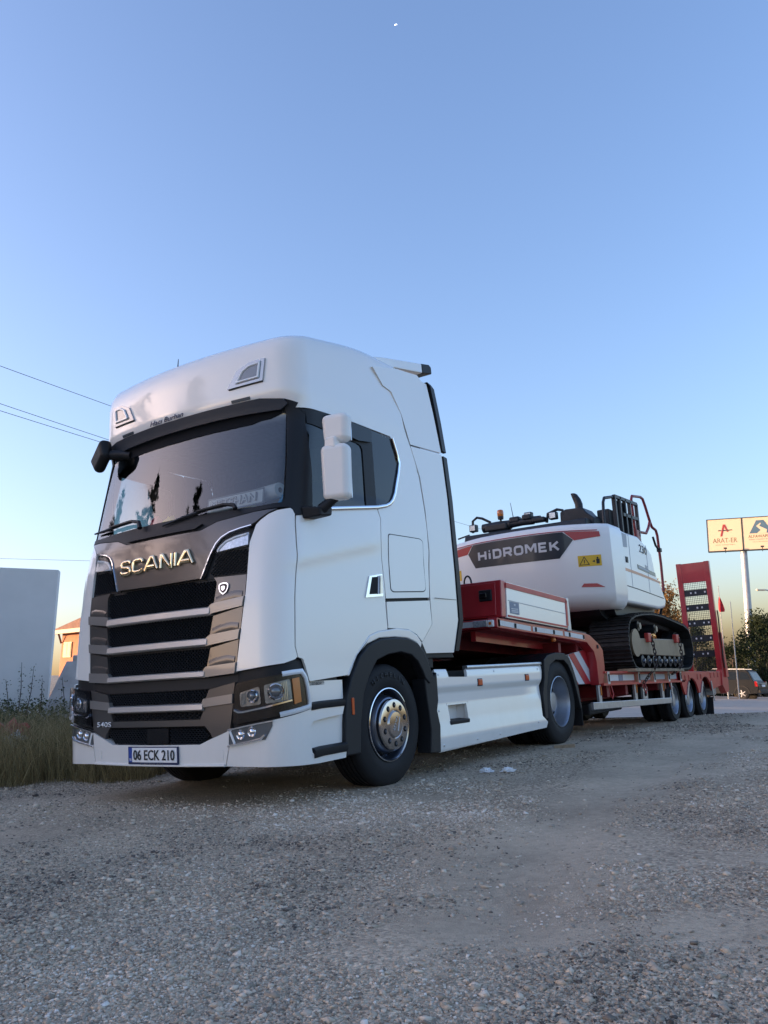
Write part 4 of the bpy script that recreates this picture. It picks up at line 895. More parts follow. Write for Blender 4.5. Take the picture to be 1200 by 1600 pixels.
# ---------------------------------------------------------------- things on the dashboard
nb = thing('name_board', 'white board lettered METEHAN propped behind the windscreen', 'board', (-1.14,-.565,2.315))
m = MB().box(-.006,.006,-.31,.31,-.02,.105); m.xf(Matrix.Rotation(radians(8), 4, 'Y')); m.build('board', 'plate_white', nb, bev=.003)
f = MB(); [f.box(*q) for q in ((-.010,-.004,-.315,.315,.096,.108),(-.010,-.004,-.315,.315,-.022,-.012),(-.010,-.004,-.315,-.304,-.022,.108),(-.010,-.004,.304,.315,-.022,.108))]; f.xf(Matrix.Rotation(radians(8), 4, 'Y')); f.build('frame', 'letter_edge', nb)
text('lettering', 'METEHAN', .075, 'letter_edge', nb, (-.012,.01,.043), (0,-1,0), (.14,0,1), width=.52, ext=.003, bold=.03)
text('lettering_face', 'METEHAN', .066, 'plate_white', nb, (-.0155,.013,.043), (0,-1,0), (.14,0,1), width=.50, ext=.002, bold=.0)
pr = thing('paper_towel_roll', 'white paper towel roll lying on the dashboard behind the board', 'paper roll', (-1.03,-.85,2.335))
m = MB(); m.lathe([(.022,-.125),(.06,-.125),(.062,-.12),(.062,.12),(.06,.125),(.022,.125)], (0,0,.063), 'y', 32, close=True); m.build('paper', 'paper', pr, smooth=40)
MB().lathe([(.019,-.1255),(.0215,-.1255),(.0215,.1255),(.019,.1255)], (0,0,.063), 'y', 20, close=True).build('cardboard_tube', 'card_tube', pr, smooth=40)
pr.rotation_euler = (0,0,radians(-8))
def cloth(name, label, cat, c, sz, mt, seed):
    r = random.Random(seed); m = MB(); n = 14; L = []
    for j in range(7):
        t = j/6; rr = math.sin(pi*(.5-.42*t) + 0) if j else 1.0
        L.append([(c[0]+sz[0]*rr*cos(2*pi*k/n)*(1+r.uniform(-.25,.25)), c[1]+sz[1]*rr*sin(2*pi*k/n)*(1+r.uniform(-.25,.25)), c[2]+sz[2]*t*(1+r.uniform(-.15,.15))) for k in range(n)])
    o = m.loft(L).build(name, mt, None, smooth=50); return tag(o, label, cat)
cloth('blue_cloth', 'crumpled blue cloth at the windscreen corner under the paper roll', 'cloth', (-1.0,-.985,2.285), (.06,.07,.085), 'blue_cloth', 1)
cloth('yellow_cloth', 'folded yellow cloth on the dashboard beside the lettered board', 'cloth', (-.95,-.50,2.285), (.07,.13,.15), 'yellow_cloth', 2)
cloth('pink_toy', 'small pink soft bundle low behind the passenger side windscreen', 'bundle', (-1.02,.52,2.285), (.07,.07,.12), 'pink_cloth', 3)
cloth('olive_bag', 'yellow green bag on the passenger side of the dashboard', 'bag', (-1.0,.36,2.285), (.08,.10,.10), 'yellow_cloth', 4)
# ---------------------------------------------------------------- low-bed trailer
trl = thing('lowbed_trailer', 'red low-loader trailer with raised ramp coupled behind the white tractor', 'trailer', (8.6,0,-.09)); trl.location = (0,0,0)
L = trl
ys = -1.27
# gooseneck: side rails, plate, keel
top = [(2.075,1.452),(2.94,1.405),(3.89,1.36),(4.65,1.32),(4.80,1.30),(5.16,1.17),(5.25,1.10),(5.26,.88),(5.24,.80)]
bot = [(5.12,.65),(4.97,.64),(4.96,.95),(4.90,1.08),(4.67,1.20),(3.32,1.275),(2.075,1.34)]
for s_ in (1, -1):
    r_ = MB().prism(top+bot, 'y', ys*s_, (ys+.12)*s_).build('gooseneck_rail', 'red_paint', L, bev=.008)
    mid = [(2.10,1.394),(2.94,1.345),(3.89,1.305),(4.62,1.265)]
    for k in range(3):        # reflective tape, one length per bay
        (x0,z0),(x1,z1) = mid[k], mid[k+1]
        if s_ > 0: MB().hexa([(x0+.03,ys-.004,z0-.028),(x1-.03,ys-.004,z1-.028),(x1-.03,ys-.001,z1-.028),(x0+.03,ys-.001,z0-.028)], [(x0+.03,ys-.004,z0+.028),(x1-.03,ys-.004,z1+.028),(x1-.03,ys-.001,z1+.028),(x0+.03,ys-.001,z0+.028)]).build('reflective_tape', 'tape_white', r_)
    if s_ > 0:
        for x in (2.5,3.05,3.58,4.08,4.56,5.05):
            z = float(np.interp(x, [1,2.07,2.94,3.89,4.65,5.2], [1.445,1.395,1.345,1.305,1.265,1.10])); rbox('lashing_hole', (x,ys-.004,z), (.05,.01,.05), 'dark_void', r_, .003)
MB().prism([(2.14,1.42),(4.7,1.29),(4.95,1.18),(4.95,1.06),(4.6,1.19),(2.14,1.33)], 'y', -1.15, 1.15).build('gooseneck_plate', 'red_dark', L)
MB().prism([(2.16,1.33),(4.95,1.19),(5.05,.35),(4.85,.35),(4.60,.95),(4.0,1.08),(2.4,1.16)], 'y', -.55, .55).build('gooseneck_keel', 'red_dark', L)
for y in (-.9, .9): MB().prism([(2.2,1.335),(4.6,1.21),(4.6,1.10),(2.2,1.22)], 'y', y-.03, y+.03).build('gooseneck_rib', 'red_paint', L)
for x in (4.0, 4.6): MB().box(x,x+.08,-1.14,1.14,1.08,1.20).build('gooseneck_cross', 'red_dark', L)
# headboard and drop sides
hb = MB().hexa([(2.13,-1.30,1.455),(2.24,-1.30,1.452),(2.24,1.30,1.452),(2.13,1.30,1.455)], [(2.17,-1.30,1.86),(2.28,-1.30,1.855),(2.28,1.30,1.855),(2.17,1.30,1.86)]).build('headboard', 'red_paint', L, bev=.012)
MB().hexa([(2.122,-1.235,1.475),(2.14,-1.235,1.475),(2.14,1.235,1.475),(2.122,1.235,1.475)], [(2.158,-1.235,1.835),(2.175,-1.235,1.835),(2.175,1.235,1.835),(2.158,1.235,1.835)]).build('headboard_panel', 'red_paint', hb, bev=.006)
lt = rbox('headboard_latch', (2.135,-1.12,1.70), (.03,.155,.125), 'black_plastic', hb, .012); rbox('latch_paddle', (2.115,-1.10,1.70), (.03,.09,.06), 'black_gloss', lt, .01)
MB().tube([(2.2,-.88+.045*cos(pi*k/8), 1.86+.085*sin(pi*k/8)) for k in range(9)], .011, 6).build('lifting_eye', 'black_metal', hb, smooth=60)
ft = MB().box(2.06,2.14,-1.27,1.27,1.345,1.44).build('front_crossbar', 'red_paint', L, bev=.008)
for y0, y1 in ((-.98,-.30),(-.28,.28),(.30,.98)): MB().box(2.056,2.061,y0,y1,1.365,1.425).build('reflective_tape', 'tape_white', ft)
for s_ in (1, -1):
    lb = rbox('front_lamp', (2.045,-1.08*s_,1.393), (.03,.17,.07), 'lamp_clear', ft, .006); rbox('front_marker', (2.045,-1.205*s_,1.39), (.04,.07,.075), 'lamp_white', ft, .012); rbox('marker_bulb', (2.022,-1.205*s_,1.39), (.012,.03,.03), 'amber', ft, .004)
sp = [(2.25,1.45),(3.95,1.365),(3.99,1.745),(2.29,1.84)]
for s_ in (1, -1):
    o = MB().prism(sp, 'y', -1.305*s_, -1.275*s_).build('drop_side', 'white_paint', L)
    if s_ > 0:
        e = lambda a, b: Vector(a)*(1-b)
        for (x0,z0),(x1,z1),w_ in (((2.27,1.805),(3.975,1.712),.055), ((3.955,1.40),(3.975,1.72),.05), ((2.27,1.47),(3.95,1.385),.02)):
            MB().bar((x0,-1.307,z0), (x1,-1.307,z1), .012, w_).build('side_border', 'red_bright', o)
        MB().bar((2.30,-1.306,1.64), (3.93,-1.306,1.55), .006, .006).build('board_joint', 'excavator_grey', o)
        s2 = MB().hexa([(2.33,-1.309,1.50),(2.56,-1.309,1.488),(2.56,-1.3055,1.488),(2.33,-1.3055,1.50)], [(2.335,-1.309,1.63),(2.565,-1.309,1.618),(2.565,-1.3055,1.618),(2.335,-1.3055,1.63)]).build('data_sticker', 'blue_sticker', o)
        MB().box(2.43,2.47,-1.311,-1.309,1.585,1.605).build('sticker_print', 'tape_white', s2)
        for zz in (1.55, 1.53, 1.515): MB().box(2.36,2.53,-1.3105,-1.3092,zz-.004,zz+.004).build('sticker_print', 'tape_white', s2)
    MB().hexa([(4.0,-1.30*s_,1.34),(4.10,-1.30*s_,1.335),(4.10,-1.22*s_,1.335),(4.0,-1.22*s_,1.34)], [(4.02,-1.30*s_,1.76),(4.09,-1.30*s_,1.755),(4.09,-1.22*s_,1.755),(4.02,-1.22*s_,1.76)]).build('corner_post', 'alu', L, bev=.008)
MB().prism([(2.2,1.44),(4.7,1.31),(4.7,1.335),(2.2,1.465)], 'y', -1.26, 1.26).build('gooseneck_floor', 'black_metal', L)
rbox('gooseneck_lamp', (3.72,-1.20,1.235), (.07,.05,.06), 'amber', L, .02)
# chevron board on the drop
def chev(x, z): return (x, -1.155, z)
cb = MB().prism([(4.27,1.05),(5.02,1.13),(5.08,.66),(4.49,.67)], 'y', -1.15, -1.12).build('chevron_board', 'tape_white', L)
P4 = [(4.27,1.05),(5.02,1.13),(5.08,.66),(4.49,.67)]
def clip_half(poly, a, b, c, sg):
    out = []
    for i in range(len(poly)):
        p, q = poly[i-1], poly[i]; dp = sg*(a*p[0]+b*p[1]-c); dq = sg*(a*q[0]+b*q[1]-c)
        if dp >= 0 and dq >= 0: out.append(q)
        elif dp >= 0 or dq >= 0:
            t = dp/(dp-dq); out.append((p[0]+(q[0]-p[0])*t, p[1]+(q[1]-p[1])*t))
            if dq >= 0: out.append(q)
    return out
for k in range(-3, 6):
    c0 = 5.05 + .34*k; q = clip_half(P4, .78, .98, c0, 1)
    if len(q) >= 3: q = clip_half(q, .78, .98, c0+.17, -1)
    if len(q) >= 3: MB().prism(q, 'y', -1.154, -1.1505).build('chevron_stripe', 'tape_red', cb)
for z in (1.0,.87,.74): rbox('hinge', (5.06,-1.17,z), (.06,.05,.05), 'black_metal', cb, .01)
# main bed
rt = [(5.22,.80),(6.67,.77),(8.46,.735),(9.2,.72)]; rb_ = [(9.2,.56),(8.38,.575),(6.6,.615),(5.12,.65)]
MB().prism([(5.0,.78),(9.3,.70),(12.1,.66),(12.1,.58),(9.3,.60),(5.0,.68)], 'y', -1.20, 1.20).build('deck', 'red_dark', L)
for s_ in (1, -1):
    o = MB().prism(rt+rb_, 'y', -1.20*s_, -1.24*s_).build('bed_rail', 'red_paint', L)
    MB().prism([(5.2,.815),(9.2,.735),(9.2,.71),(5.2,.785)], 'y', -1.18*s_, -1.285*s_).build('rail_flange', 'red_bright', o)
    MB().prism([(5.1,.66),(9.2,.575),(9.2,.545),(5.1,.625)], 'y', -1.18*s_, -1.29*s_).build('rail_flange', 'red_bright', o)
    if s_ > 0:
        for x0, x1, mt in ((5.42,5.85,'tape_white'),(5.87,6.02,'blue_sticker'),(6.04,6.55,'tape_white'),(6.78,7.35,'excavator_grey'),(7.55,8.15,'excavator_grey'),(8.35,8.85,'excavator_grey')):
            z0 = .725 - .0195*(x0-5.2); z1 = .725 - .0195*(x1-5.2)
            MB().hexa([(x0,-1.246,z0-.042),(x1,-1.246,z1-.042),(x1,-1.2405,z1-.042),(x0,-1.2405,z0-.042)], [(x0,-1.246,z0+.042),(x1,-1.246,z1+.042),(x1,-1.2405,z1+.042),(x0,-1.2405,z0+.042)]).build('reflective_tape', mt, o)
        for x in (5.32,6.67,7.45,8.25,8.98):
            z = .725 - .0195*(x-5.2); b_ = MB().box(x-.045,x+.045,-1.292,-1.286,z-.085,z+.085).build('stake_pocket', 'alu', o, bev=.004); rbox('pocket_slot', (x,-1.294,z), (.04,.006,.10), 'dark_void', b_, .002)
    # bogie wings with scalloped lower edge
    ed = [(9.0,.73),(12.1,.66),(12.1,.40),(11.35,.36)]
    for cx_ in (10.66, 9.66):
        ed += [(cx_+.46*cos(a_), .20+.40*sin(a_)) for a_ in np.linspace(.30, pi-.30, 9)]
    ed += [(9.12,.34),(9.0,.50)]
    MB().prism(ed, 'y', -1.255*s_, -1.29*s_).build('bogie_wing', 'red_bright', L, bev=.006)
    MB().prism([(9.0,.72),(12.1,.66),(12.1,.62),(9.0,.68)], 'y', -.60*s_, -1.255*s_).build('bogie_top', 'red_dark', L)
    if s_ > 0:
        for x in (9.25,9.5,10.1,10.35,11.1,11.4,11.7): rbox('stake_pocket', (x,-1.294,.61), (.07,.012,.10), 'red_paint', L, .006)
for y in (-.45, .45): MB().prism([(5.0,.70),(12.0,.60),(12.0,.42),(9.0,.38),(5.0,.36)], 'y', y-.05, y+.05).build('main_beam', 'red_dark', L)
for x in (5.5,6.3,7.1,7.9,8.3): MB().box(x,x+.10,-1.18,1.18,.46,.62).build('cross_bearer', 'red_dark', L)
# side underrun guard and its posts
gb = MB().hexa([(4.62,-1.30,.335),(8.2,-1.30,.235),(8.2,-1.255,.235),(4.62,-1.255,.335)], [(4.62,-1.30,.43),(8.2,-1.30,.325),(8.2,-1.255,.325),(4.62,-1.255,.43)]).build('underrun_guard', 'alu', L, bev=.008)
for x in (5.04,6.57,7.96):
    z0 = .40 - .028*(x-4.66); g = MB().box(x-.05,x+.05,-1.25,-1.21,z0,.64-.02*(x-5)).build('guard_post', 'alu', gb, bev=.005); rbox('post_marker', (x+.02,-1.256,.56-.02*(x-5)), (.035,.012,.12), 'amber', g, .004)
    MB().tube([(x+.30,-1.27,.63-.02*(x-5)),(x+.28,-1.29,.50),(x+.34,-1.29,.44),(x+.40,-1.29,.50),(x+.38,-1.27,.63-.02*(x-5))], .008, 6).build('lashing_ring', 'red_bright', gb, smooth=60)
a = twin(gb, MIRY)
vb = rbox('valve_box', (7.2,-1.10,.42), (.36,.16,.24), 'black_metal', L, .01); rbox('box_door', (7.2,-1.185,.43), (.22,.01,.16), 'alu', vb, .01); MB().lathe([(1e-7,-.02),(.04,-.015),(.05,0)], (7.2,-1.19,.44), 'y', 14).build('gauge', 'black_gloss', vb)
rbox('spare_rack', (6.2,0,.30), (1.4,1.8,.16), 'chassis', L, .02)
# three small axles
def trailer_wheel(c):
    y0 = c[1]; R = .352
    w = MB().lathe(tyre(R, .235, y0-.01, .222), (c[0],0,c[2]), 'y', 56, cap=False).build('wheel', 'rubber', L, smooth=35)
    rim = MB().lathe([(.230,y0+.012),(.234,y0-.004),(.227,y0-.007),(.22,y0),(.214,y0+.03),(.20,y0+.05),(.195,y0+.09),(.16,y0+.10),(.13,y0+.095),(.125,y0+.03),(.11,y0+.01),(.05,y0+.0),(1e-7,y0)], (c[0],0,c[2]), 'y', 44, cap=False).build('rim', 'alu_rim', w, smooth=40)
    MB().lathe(tyre(R, .235, y0+.26, .222), (c[0],0,c[2]), 'y', 44, cap=False).build('inner_tyre', 'rubber', w, smooth=35)
    for k in range(8):
        a = 2*pi*k/8; MB().lathe([(1e-7,-.018),(.012,-.018),(.013,0)], (c[0]+.145*sin(a), y0+.096, c[2]+.145*cos(a)), 'y', 6).build('wheel_nut', 'steel_rim', rim)
    return w
for x, z in ((8.72,.258),(9.66,.238),(10.62,.218)):
    w = trailer_wheel((x,-1.20,z)); twin(w, MIRY); MB().tube([(x,-1.0,z),(x,1.0,z)], .06, 10).build('axle', 'chassis', L)
for x0, z0, x1, z1 in ((8.28,.56,8.30,.21),(9.42,.53,9.20,.28),(10.40,.51,10.16,.26),(11.05,.50,11.14,.13)):
    MB().bar((x0,-1.30,z0), (x1,-1.30,z1), .06, .012, up=(0,1,0)).build('wing_stay', 'alu', L)
MB().hexa([(11.12,-1.28,.20),(11.135,-1.28,.20),(11.135,-.7,.20),(11.12,-.7,.20)], [(11.05,-1.28,-.12),(11.065,-1.28,-.12),(11.065,-.7,-.12),(11.05,-.7,-.12)]).build('mud_flap', 'rubber', L)
# tail and ramp
MB().prism([(12.0,.70),(12.25,.66),(12.45,.50),(12.40,.26),(12.15,.22),(11.9,.40)], 'y', -1.32, -1.20).build('tail_bracket', 'red_bright', L, bev=.01)
MB().prism([(12.0,.70),(12.25,.66),(12.45,.50),(12.40,.26),(12.15,.22),(11.9,.40)], 'y', 1.20, 1.32).build('tail_bracket', 'red_bright', L, bev=.01)
MB().box(12.05,12.2,-1.2,1.2,.38,.62).build('tail_beam', 'red_dark', L)
for s_ in (1,):
    rp = bpy.data.objects.new('loading_ramp', None); COL.objects.link(rp); rp.parent = L
def ramp(y0, y1):
    x = 12.02; m = MB().box(x,x+.10,y0,y0+.105,.55,2.93); o = m.build('loading_ramp', 'red_paint', L, bev=.006)
    MB().box(x,x+.10,y1-.105,y1,.55,2.93).build('ramp_stile', 'red_paint', o, bev=.006)
    MB().box(x+.005,x+.095,y0+.105,y1-.105,2.515,2.92).build('ramp_plate', 'red_paint', o)
    z = 2.36; k = 0
    while z > .8:
        b_ = MB().box(x+.02,x+.08,y0+.105,y1-.105,z-.13,z).build('ramp_rung', 'black_metal', o)
        for j in range(5):
            if (j+k) % 3 != 1: rbox('rung_daylight', (x+.018, y0+.15+.095*j, z-.065), (.006,.03,.035), 'tape_white', b_, .002)  # white plates painted as daylight showing through the rung holes
        z -= .315; k += 1
    for j in range(1, 13):
        y = y0+.105+(y1-y0-.21)*j/13; MB().box(x+.045,x+.052,y-.003,y+.003,.6,2.515).build('grating_bar', 'black_metal', o)
    z = 2.49
    while z > .62: MB().box(x+.044,x+.053,y0+.105,y1-.105,z-.003,z+.003).build('grating_bar', 'black_metal', o); z -= .04
    return o
bpy.data.objects.remove(rp)
ramp(-1.325, -.655)
MB().prism([(12.15,.55),(12.35,.55),(12.22,1.45),(12.15,1.45)], 'y', -1.36, -1.30).build('ramp_bracket', 'red_bright', L)
MB().tube([(12.12,-1.345,2.0+(-.02)*k) if 0 else (12.14+.02*sin(k), -1.345, 1.9-.09*k) for k in range(14)], .014, 5).build('ramp_chain', 'rust_chain', L)
MB().lathe([(1e-7,-.3),(.10,-.29),(.11,-.27),(.11,.27),(.10,.29),(1e-7,.3)], (11.75,-.9,.32), 'y', 18).build('air_reservoir', 'alu', L, smooth=40)
# dunnage under the tracks
for k, (x0, x1, y0, y1, z) in enumerate(((6.15,8.75,-1.42,-1.14,.0),(6.30,8.6,-1.12,-.84,.0),(6.15,8.75,1.14,1.42,.0))):
    za = lambda x: .80 - .0195*(x-5.2) + .004
    o = MB().hexa([(x0,y0,za(x0)),(x1,y0,za(x1)),(x1,y1,za(x1)),(x0,y1,za(x0))], [(x0,y0,za(x0)+.045),(x1,y0,za(x1)+.045),(x1,y1,za(x1)+.045),(x0,y1,za(x0)+.045)]).build('timber_plank', 'timber', None, bev=.005)
    tag(o, ('pale timber plank lying on the trailer bed under the near track edge', 'timber plank on the trailer bed just inside the near track edge plank', 'timber plank on the trailer bed under the far track')[k], 'plank', 'planks under the tracks')
# ---------------------------------------------------------------- excavator
exc = thing('excavator', 'white tracked excavator with red and black decals loaded on the trailer bed', 'excavator', (7.8,0,.8)); exc.location = (0,0,0)
E_ = exc
def xr(Y): a = abs(Y); return 5.46 + .05*a*a + .30*max(0, a-.62)**1.5 + (.9*max(0, a-1.22)**1.4 if a > 1.22 else 0)
ZT = [1.70,1.76,1.84,1.93,2.80,2.90,2.96,2.99]; IN_ = [.30,.12,.035,0,0,.02,.07,.20]
def zmap(z, Y): return z - .03*(abs(Y)/1.3)**2*(1 if z > 2.5 else 0)
loops = []
yy = list(np.linspace(1.36, -1.36, 33))
for z, q in zip(ZT, IN_):
    k = 1 - q*.35/1.36; lp = [(xr(y)+q*.8, y*k, zmap(z, y)) for y in yy] + [(6.35, -1.36*k, zmap(z,1.36)), (6.35, 1.36*k, zmap(z,1.36))]
    loops.append(lp)
cwt = MB().loft(loops).build('counterweight', 'excavator_white', E_, smooth=42)
def cwF(u, v): return (xr(-u), -u, zmap(v, u))      # u = -Y
band = [(-.84,2.73),(-.73,2.858),(.75,2.858),(.89,2.735),(.68,2.465),(-.71,2.482)]
bd = panel('name_band', band, cwF, 'decal_black', cwt, off=.004, thick=.004, du=.1, dv=.2)
panel('corner_flash', [(-1.20,2.725),(-1.15,2.845),(-.75,2.858),(-.86,2.73)], cwF, 'red_decal', cwt, off=.004, thick=.004, du=.08, dv=.2)
panel('corner_flash', [(.77,2.858),(1.24,2.845),(1.25,2.77),(.905,2.725)], cwF, 'red_decal', cwt, off=.004, thick=.004, du=.08, dv=.2)
strip('band_pinstripe', dense([(-1.15,2.875),(-.4,2.878),(.4,2.878),(1.22,2.865)], .15), cwF, 'red_decal', cwt, w=.012, o0=0, o1=.005)
stroke_word('HiDROMEK', -.635, [.128,.03,.128,.128,.132,.160,.118,.128], .052, 2.607, .114, .034, 'tape_white', bd, F=cwF, o0=.003, o1=.009)
for u0, u1, z0, z1 in ((.93,1.235,2.315,2.475),(-1.22,-1.02,2.33,2.49)):
    d = panel('warning_sticker', [(u0,z0),(u1,z0),(u1,z1),(u0,z1)], cwF, 'yellow_decal', cwt, off=.004, thick=.004, du=.1, dv=.2)
    zc = (z0+z1)/2; tri = [(u0+.02,z0+.025),(u0+.145,z0+.025),(u0+.085,z1-.02)]
    if u1-u0 > .25:
        strip('warning_triangle', [tri[0],tri[1],tri[2]], cwF, 'print_black', d, w=.012, o0=.004, o1=.0065, closed=True)
        MB().lathe([(1e-7,-.003),(.014,-.003),(.014,0)], (xr(u1-.045)-.006, -(u1-.045), z1-.045), 'x', 10).build('pictogram', 'print_black', d)
        panel('pictogram', [(u1-.065,z0+.03),(u1-.025,z0+.03),(u1-.022,z1-.06),(u1-.068,z1-.06)], cwF, 'print_black', d, off=.006, thick=.002)
        panel('pictogram', [(u1-.12,zc-.012),(u1-.085,zc-.03),(u1-.085,zc+.008)], cwF, 'print_black', d, off=.006, thick=.002)
        panel('pictogram', [(u0+.08,z0+.045),(u0+.088,z0+.045),(u0+.092,z0+.095),(u0+.076,z0+.095)], cwF, 'print_black', d, off=.006, thick=.002)
for sg in (1, -1): panel('rear_reflector', [(sg*.94,2.02),(sg*1.25,2.0),(sg*1.15,2.06),(sg*.98,2.07)], cwF, 'red_decal', cwt, off=.005, thick=.005)
MB().lathe([(1e-7,-.03),(.03,-.02),(.03,.03)], (5.9,-.75,1.72), 'z', 10).build('counterweight_bolt', 'alu', cwt)
# right-hand house: doors, louvre, decals on the side facing the camera
side = [(5.98,2.94),(6.63,2.90),(7.22,2.905),(7.62,2.80),(7.89,2.68),(7.98,2.40),(8.10,2.27),(8.25,2.15),(8.46,1.92),(8.36,1.80),(8.0,1.76),(5.96,1.80),(5.96,1.95)]
hs = MB().prism(side, 'y', -1.34, -.35).build('engine_house', 'excavator_white', E_, bev=.05, seg=4)
MB().prism([(5.96,2.95),(7.6,2.80),(8.4,2.0),(8.3,1.8),(5.96,1.8)], 'y', -.35, 1.3).build('main_house', 'excavator_white', E_, bev=.03)
def sdF(u, v): return (u, -1.341, v)
def lin_(pts, nm='panel_gap', w=.012, mt='seam_black'): return strip(nm, dense(pts, .4), sdF, mt, hs, w=w, o0=-.002, o1=.003)
lin_([(5.97,2.075),(7.0,2.03),(8.30,1.955)]); lin_([(6.72,2.89),(6.70,2.4),(6.68,2.045)], w=.007, mt='excavator_grey'); lin_([(7.60,2.79),(7.58,2.4),(7.55,2.0)], w=.008, mt='excavator_grey')
panel('louvre', [(6.05,2.63),(6.05,2.88),(6.62,2.86),(6.60,2.66)], sdF, 'excavator_grey', hs, off=.004, thick=.004)
for k in range(7): lin_([(6.07,2.655+.03*k),(6.60,2.675+.026*k)], 'louvre_slot', .008, 'black_metal')
text('model_lettering', '230', .13, 'decal_black', hs, (7.42,-1.343,2.70), (1,0,-.06), (0,0,1), width=.40, ext=.003, bold=.01)
text('series_lettering', 'LC', .06, 'excavator_grey', hs, (7.52,-1.343,2.42), (1,0,-.1), (0,0,1), width=.14, ext=.003)
panel('series_plate', [(7.02,2.43),(7.96,2.36),(7.96,2.30),(7.04,2.36)], sdF, 'decal_black', hs, off=.004, thick=.004); panel('series_print', [(7.08,2.413),(7.62,2.373),(7.62,2.343),(7.08,2.38)], sdF, 'excavator_grey', hs, off=.006, thick=.002)
panel('side_stripe', [(6.0,2.30),(6.0,2.345),(7.2,2.295),(8.2,2.235),(8.2,2.20),(7.2,2.255)], sdF, 'decal_orange', hs, off=.003, thick=.003)
rbox('lock', (6.52,-1.345,2.46), (.10,.012,.09), 'black_plastic', hs, .008)
MB().prism([(6.0,1.80),(8.2,1.76),(8.0,1.64),(6.2,1.62)], 'y', -1.2, 1.2).build('turntable_deck', 'black_metal', E_)
MB().prism([(5.75,1.78),(6.4,1.78),(6.4,1.50),(6.0,1.62)], 'y', -1.05, 1.05).build('counterweight_belly', 'black_metal', E_)
MB().lathe([(.62,0),(.62,.25)], (7.7,0,1.42), 'z', 40).build('slew_ring', 'track_steel', E_)
# things on top of the house
tp = MB().prism([(6.05,2.95),(6.9,2.95),(6.85,3.13),(6.12,3.13)], 'y', -.92, 1.2).build('hood_top', 'black_metal', E_, bev=.03)
for y0, y1, z0, r_ in ((.93,.42,3.24,.075),(.42,.02,3.24,.06),(.30,-.10,3.26,.05)): MB().tube([(6.3,y0,z0),(6.3,(y0+y1)/2,z0+.01),(6.3,y1,z0)], r_, 10).build('hose_cover', 'black_metal', tp, smooth=50)
for c, s in (((6.3,.34,3.30),(.14,.18,.10)),((6.28,.12,3.31),(.12,.16,.09)),((6.3,.66,3.22),(.2,.4,.12)),((6.3,-.08,3.24),(.14,.22,.08))): rbox('hose_clamp', c, s, 'black_metal', tp, .03)
def lamp(c, nm='work_lamp'):
    b = rbox(nm, c, (.10,.13,.12), 'black_metal', E_, .015); rbox('lamp_lens', (c[0]-.052,c[1],c[2]), (.01,.10,.09), 'lamp_clear', b, .01); return b
lamp((6.28,1.10,3.265)); lamp((6.3,-.32,3.27)); lamp((6.3,.10,3.33))
MB().tube([(6.32,1.14,3.2),(6.32,1.13,3.40),(6.32,1.05,3.45),(6.32,.95,3.42),(6.32,.80,3.33)], .022, 7).build('lamp_guard', 'black_metal', E_, smooth=60)
MB().tube([(6.32,-.19,3.18),(6.32,-.22,3.32),(6.32,-.38,3.365),(6.32,-.47,3.34),(6.32,-.50,3.2)], .024, 7).build('lamp_guard', 'black_metal', E_, smooth=60)
MB().bar((6.3,1.2,3.17), (6.3,1.42,3.13), .03, .02).build('mirror_stay', 'black_metal', E_)
bn = MB().lathe([(.045,-.0),(.05,.03),(.05,.05)], (6.3,.60,3.35), 'z', 16).build('beacon', 'black_metal', E_, smooth=40); MB().lathe([(.05,.05),(.055,.08),(.055,.125),(.045,.155),(1e-7,.168)], (6.3,.60,3.35), 'z', 18).build('beacon_dome', 'amber', bn, smooth=60); MB().tube([(6.3,.60,3.2),(6.3,.60,3.36)], .018, 8).build('beacon_stem', 'black_metal', bn)
MB().tube([(6.3,.365,3.28),(6.3,.405,3.60)], [.008,.004], 5).build('radio_antenna', 'black_metal', E_)
ex = MB().prism([(-.42,3.05),(-.43,3.31),(-.52,3.345),(-.80,3.335),(-.86,3.25),(-.98,3.14),(-.98,3.02)], 'x', 6.3, 6.75).build('exhaust_housing', 'black_metal', E_, bev=.02)
MB().loft([[(6.45+.055*cos(2*pi*k/14)+dx, -.70+dy+.062*sin(2*pi*k/14)*sy, z) for k in range(14)] for dx, dy, z, sy in ((0,0,3.3,1),(0,0,3.42,1),(0,.025,3.50,1),(-.0,.06,3.58,.8),(0,.075,3.60,.6))]).build('exhaust_stack', 'black_metal', ex, smooth=50)
# guards and hand rails on the near side
yr = -1.2
def rail(nm, pts, mt, r_=.024): return MB().tube([(x, yr+(q[0] if q else 0), z) for x, z, *q in pts], r_, 8).build(nm, mt, E_, smooth=60)
rail('guard_rail', [(6.08,2.92),(6.09,3.10),(6.13,3.32),(6.20,3.40),(6.66,3.49)], 'black_metal')
mg = MB().box(6.60,6.66,-1.24,-1.18,2.9,3.50).build('mirror_guard', 'black_metal', E_)
for x0, z0, x1, z1 in ((6.66,3.50,7.80,3.53),(6.9,2.9,6.92,3.53),(7.15,2.92,7.17,3.52),(7.78,2.98,7.80,3.53),(7.0,3.25,7.75,3.27),(7.4,2.9,7.42,3.52)): MB().bar((x0,yr,z0), (x1,yr,z1), .05, .05, up=(0,1,0)).build('guard_bar', 'black_metal', mg)
rbox('guard_mesh', (7.0,-1.15,3.22), (.35,.05,.5), 'black_metal', mg, .01); rbox('guard_mesh', (7.30,-1.12,3.12), (.24,.12,.42), 'black_metal', mg, .03); rbox('guard_mirror', (7.25,-1.18,3.38), (.10,.02,.12), 'alu', mg, .01); rbox('guard_mesh', (6.78,-1.0,3.12), (.22,.2,.4), 'black_metal', mg, .02)
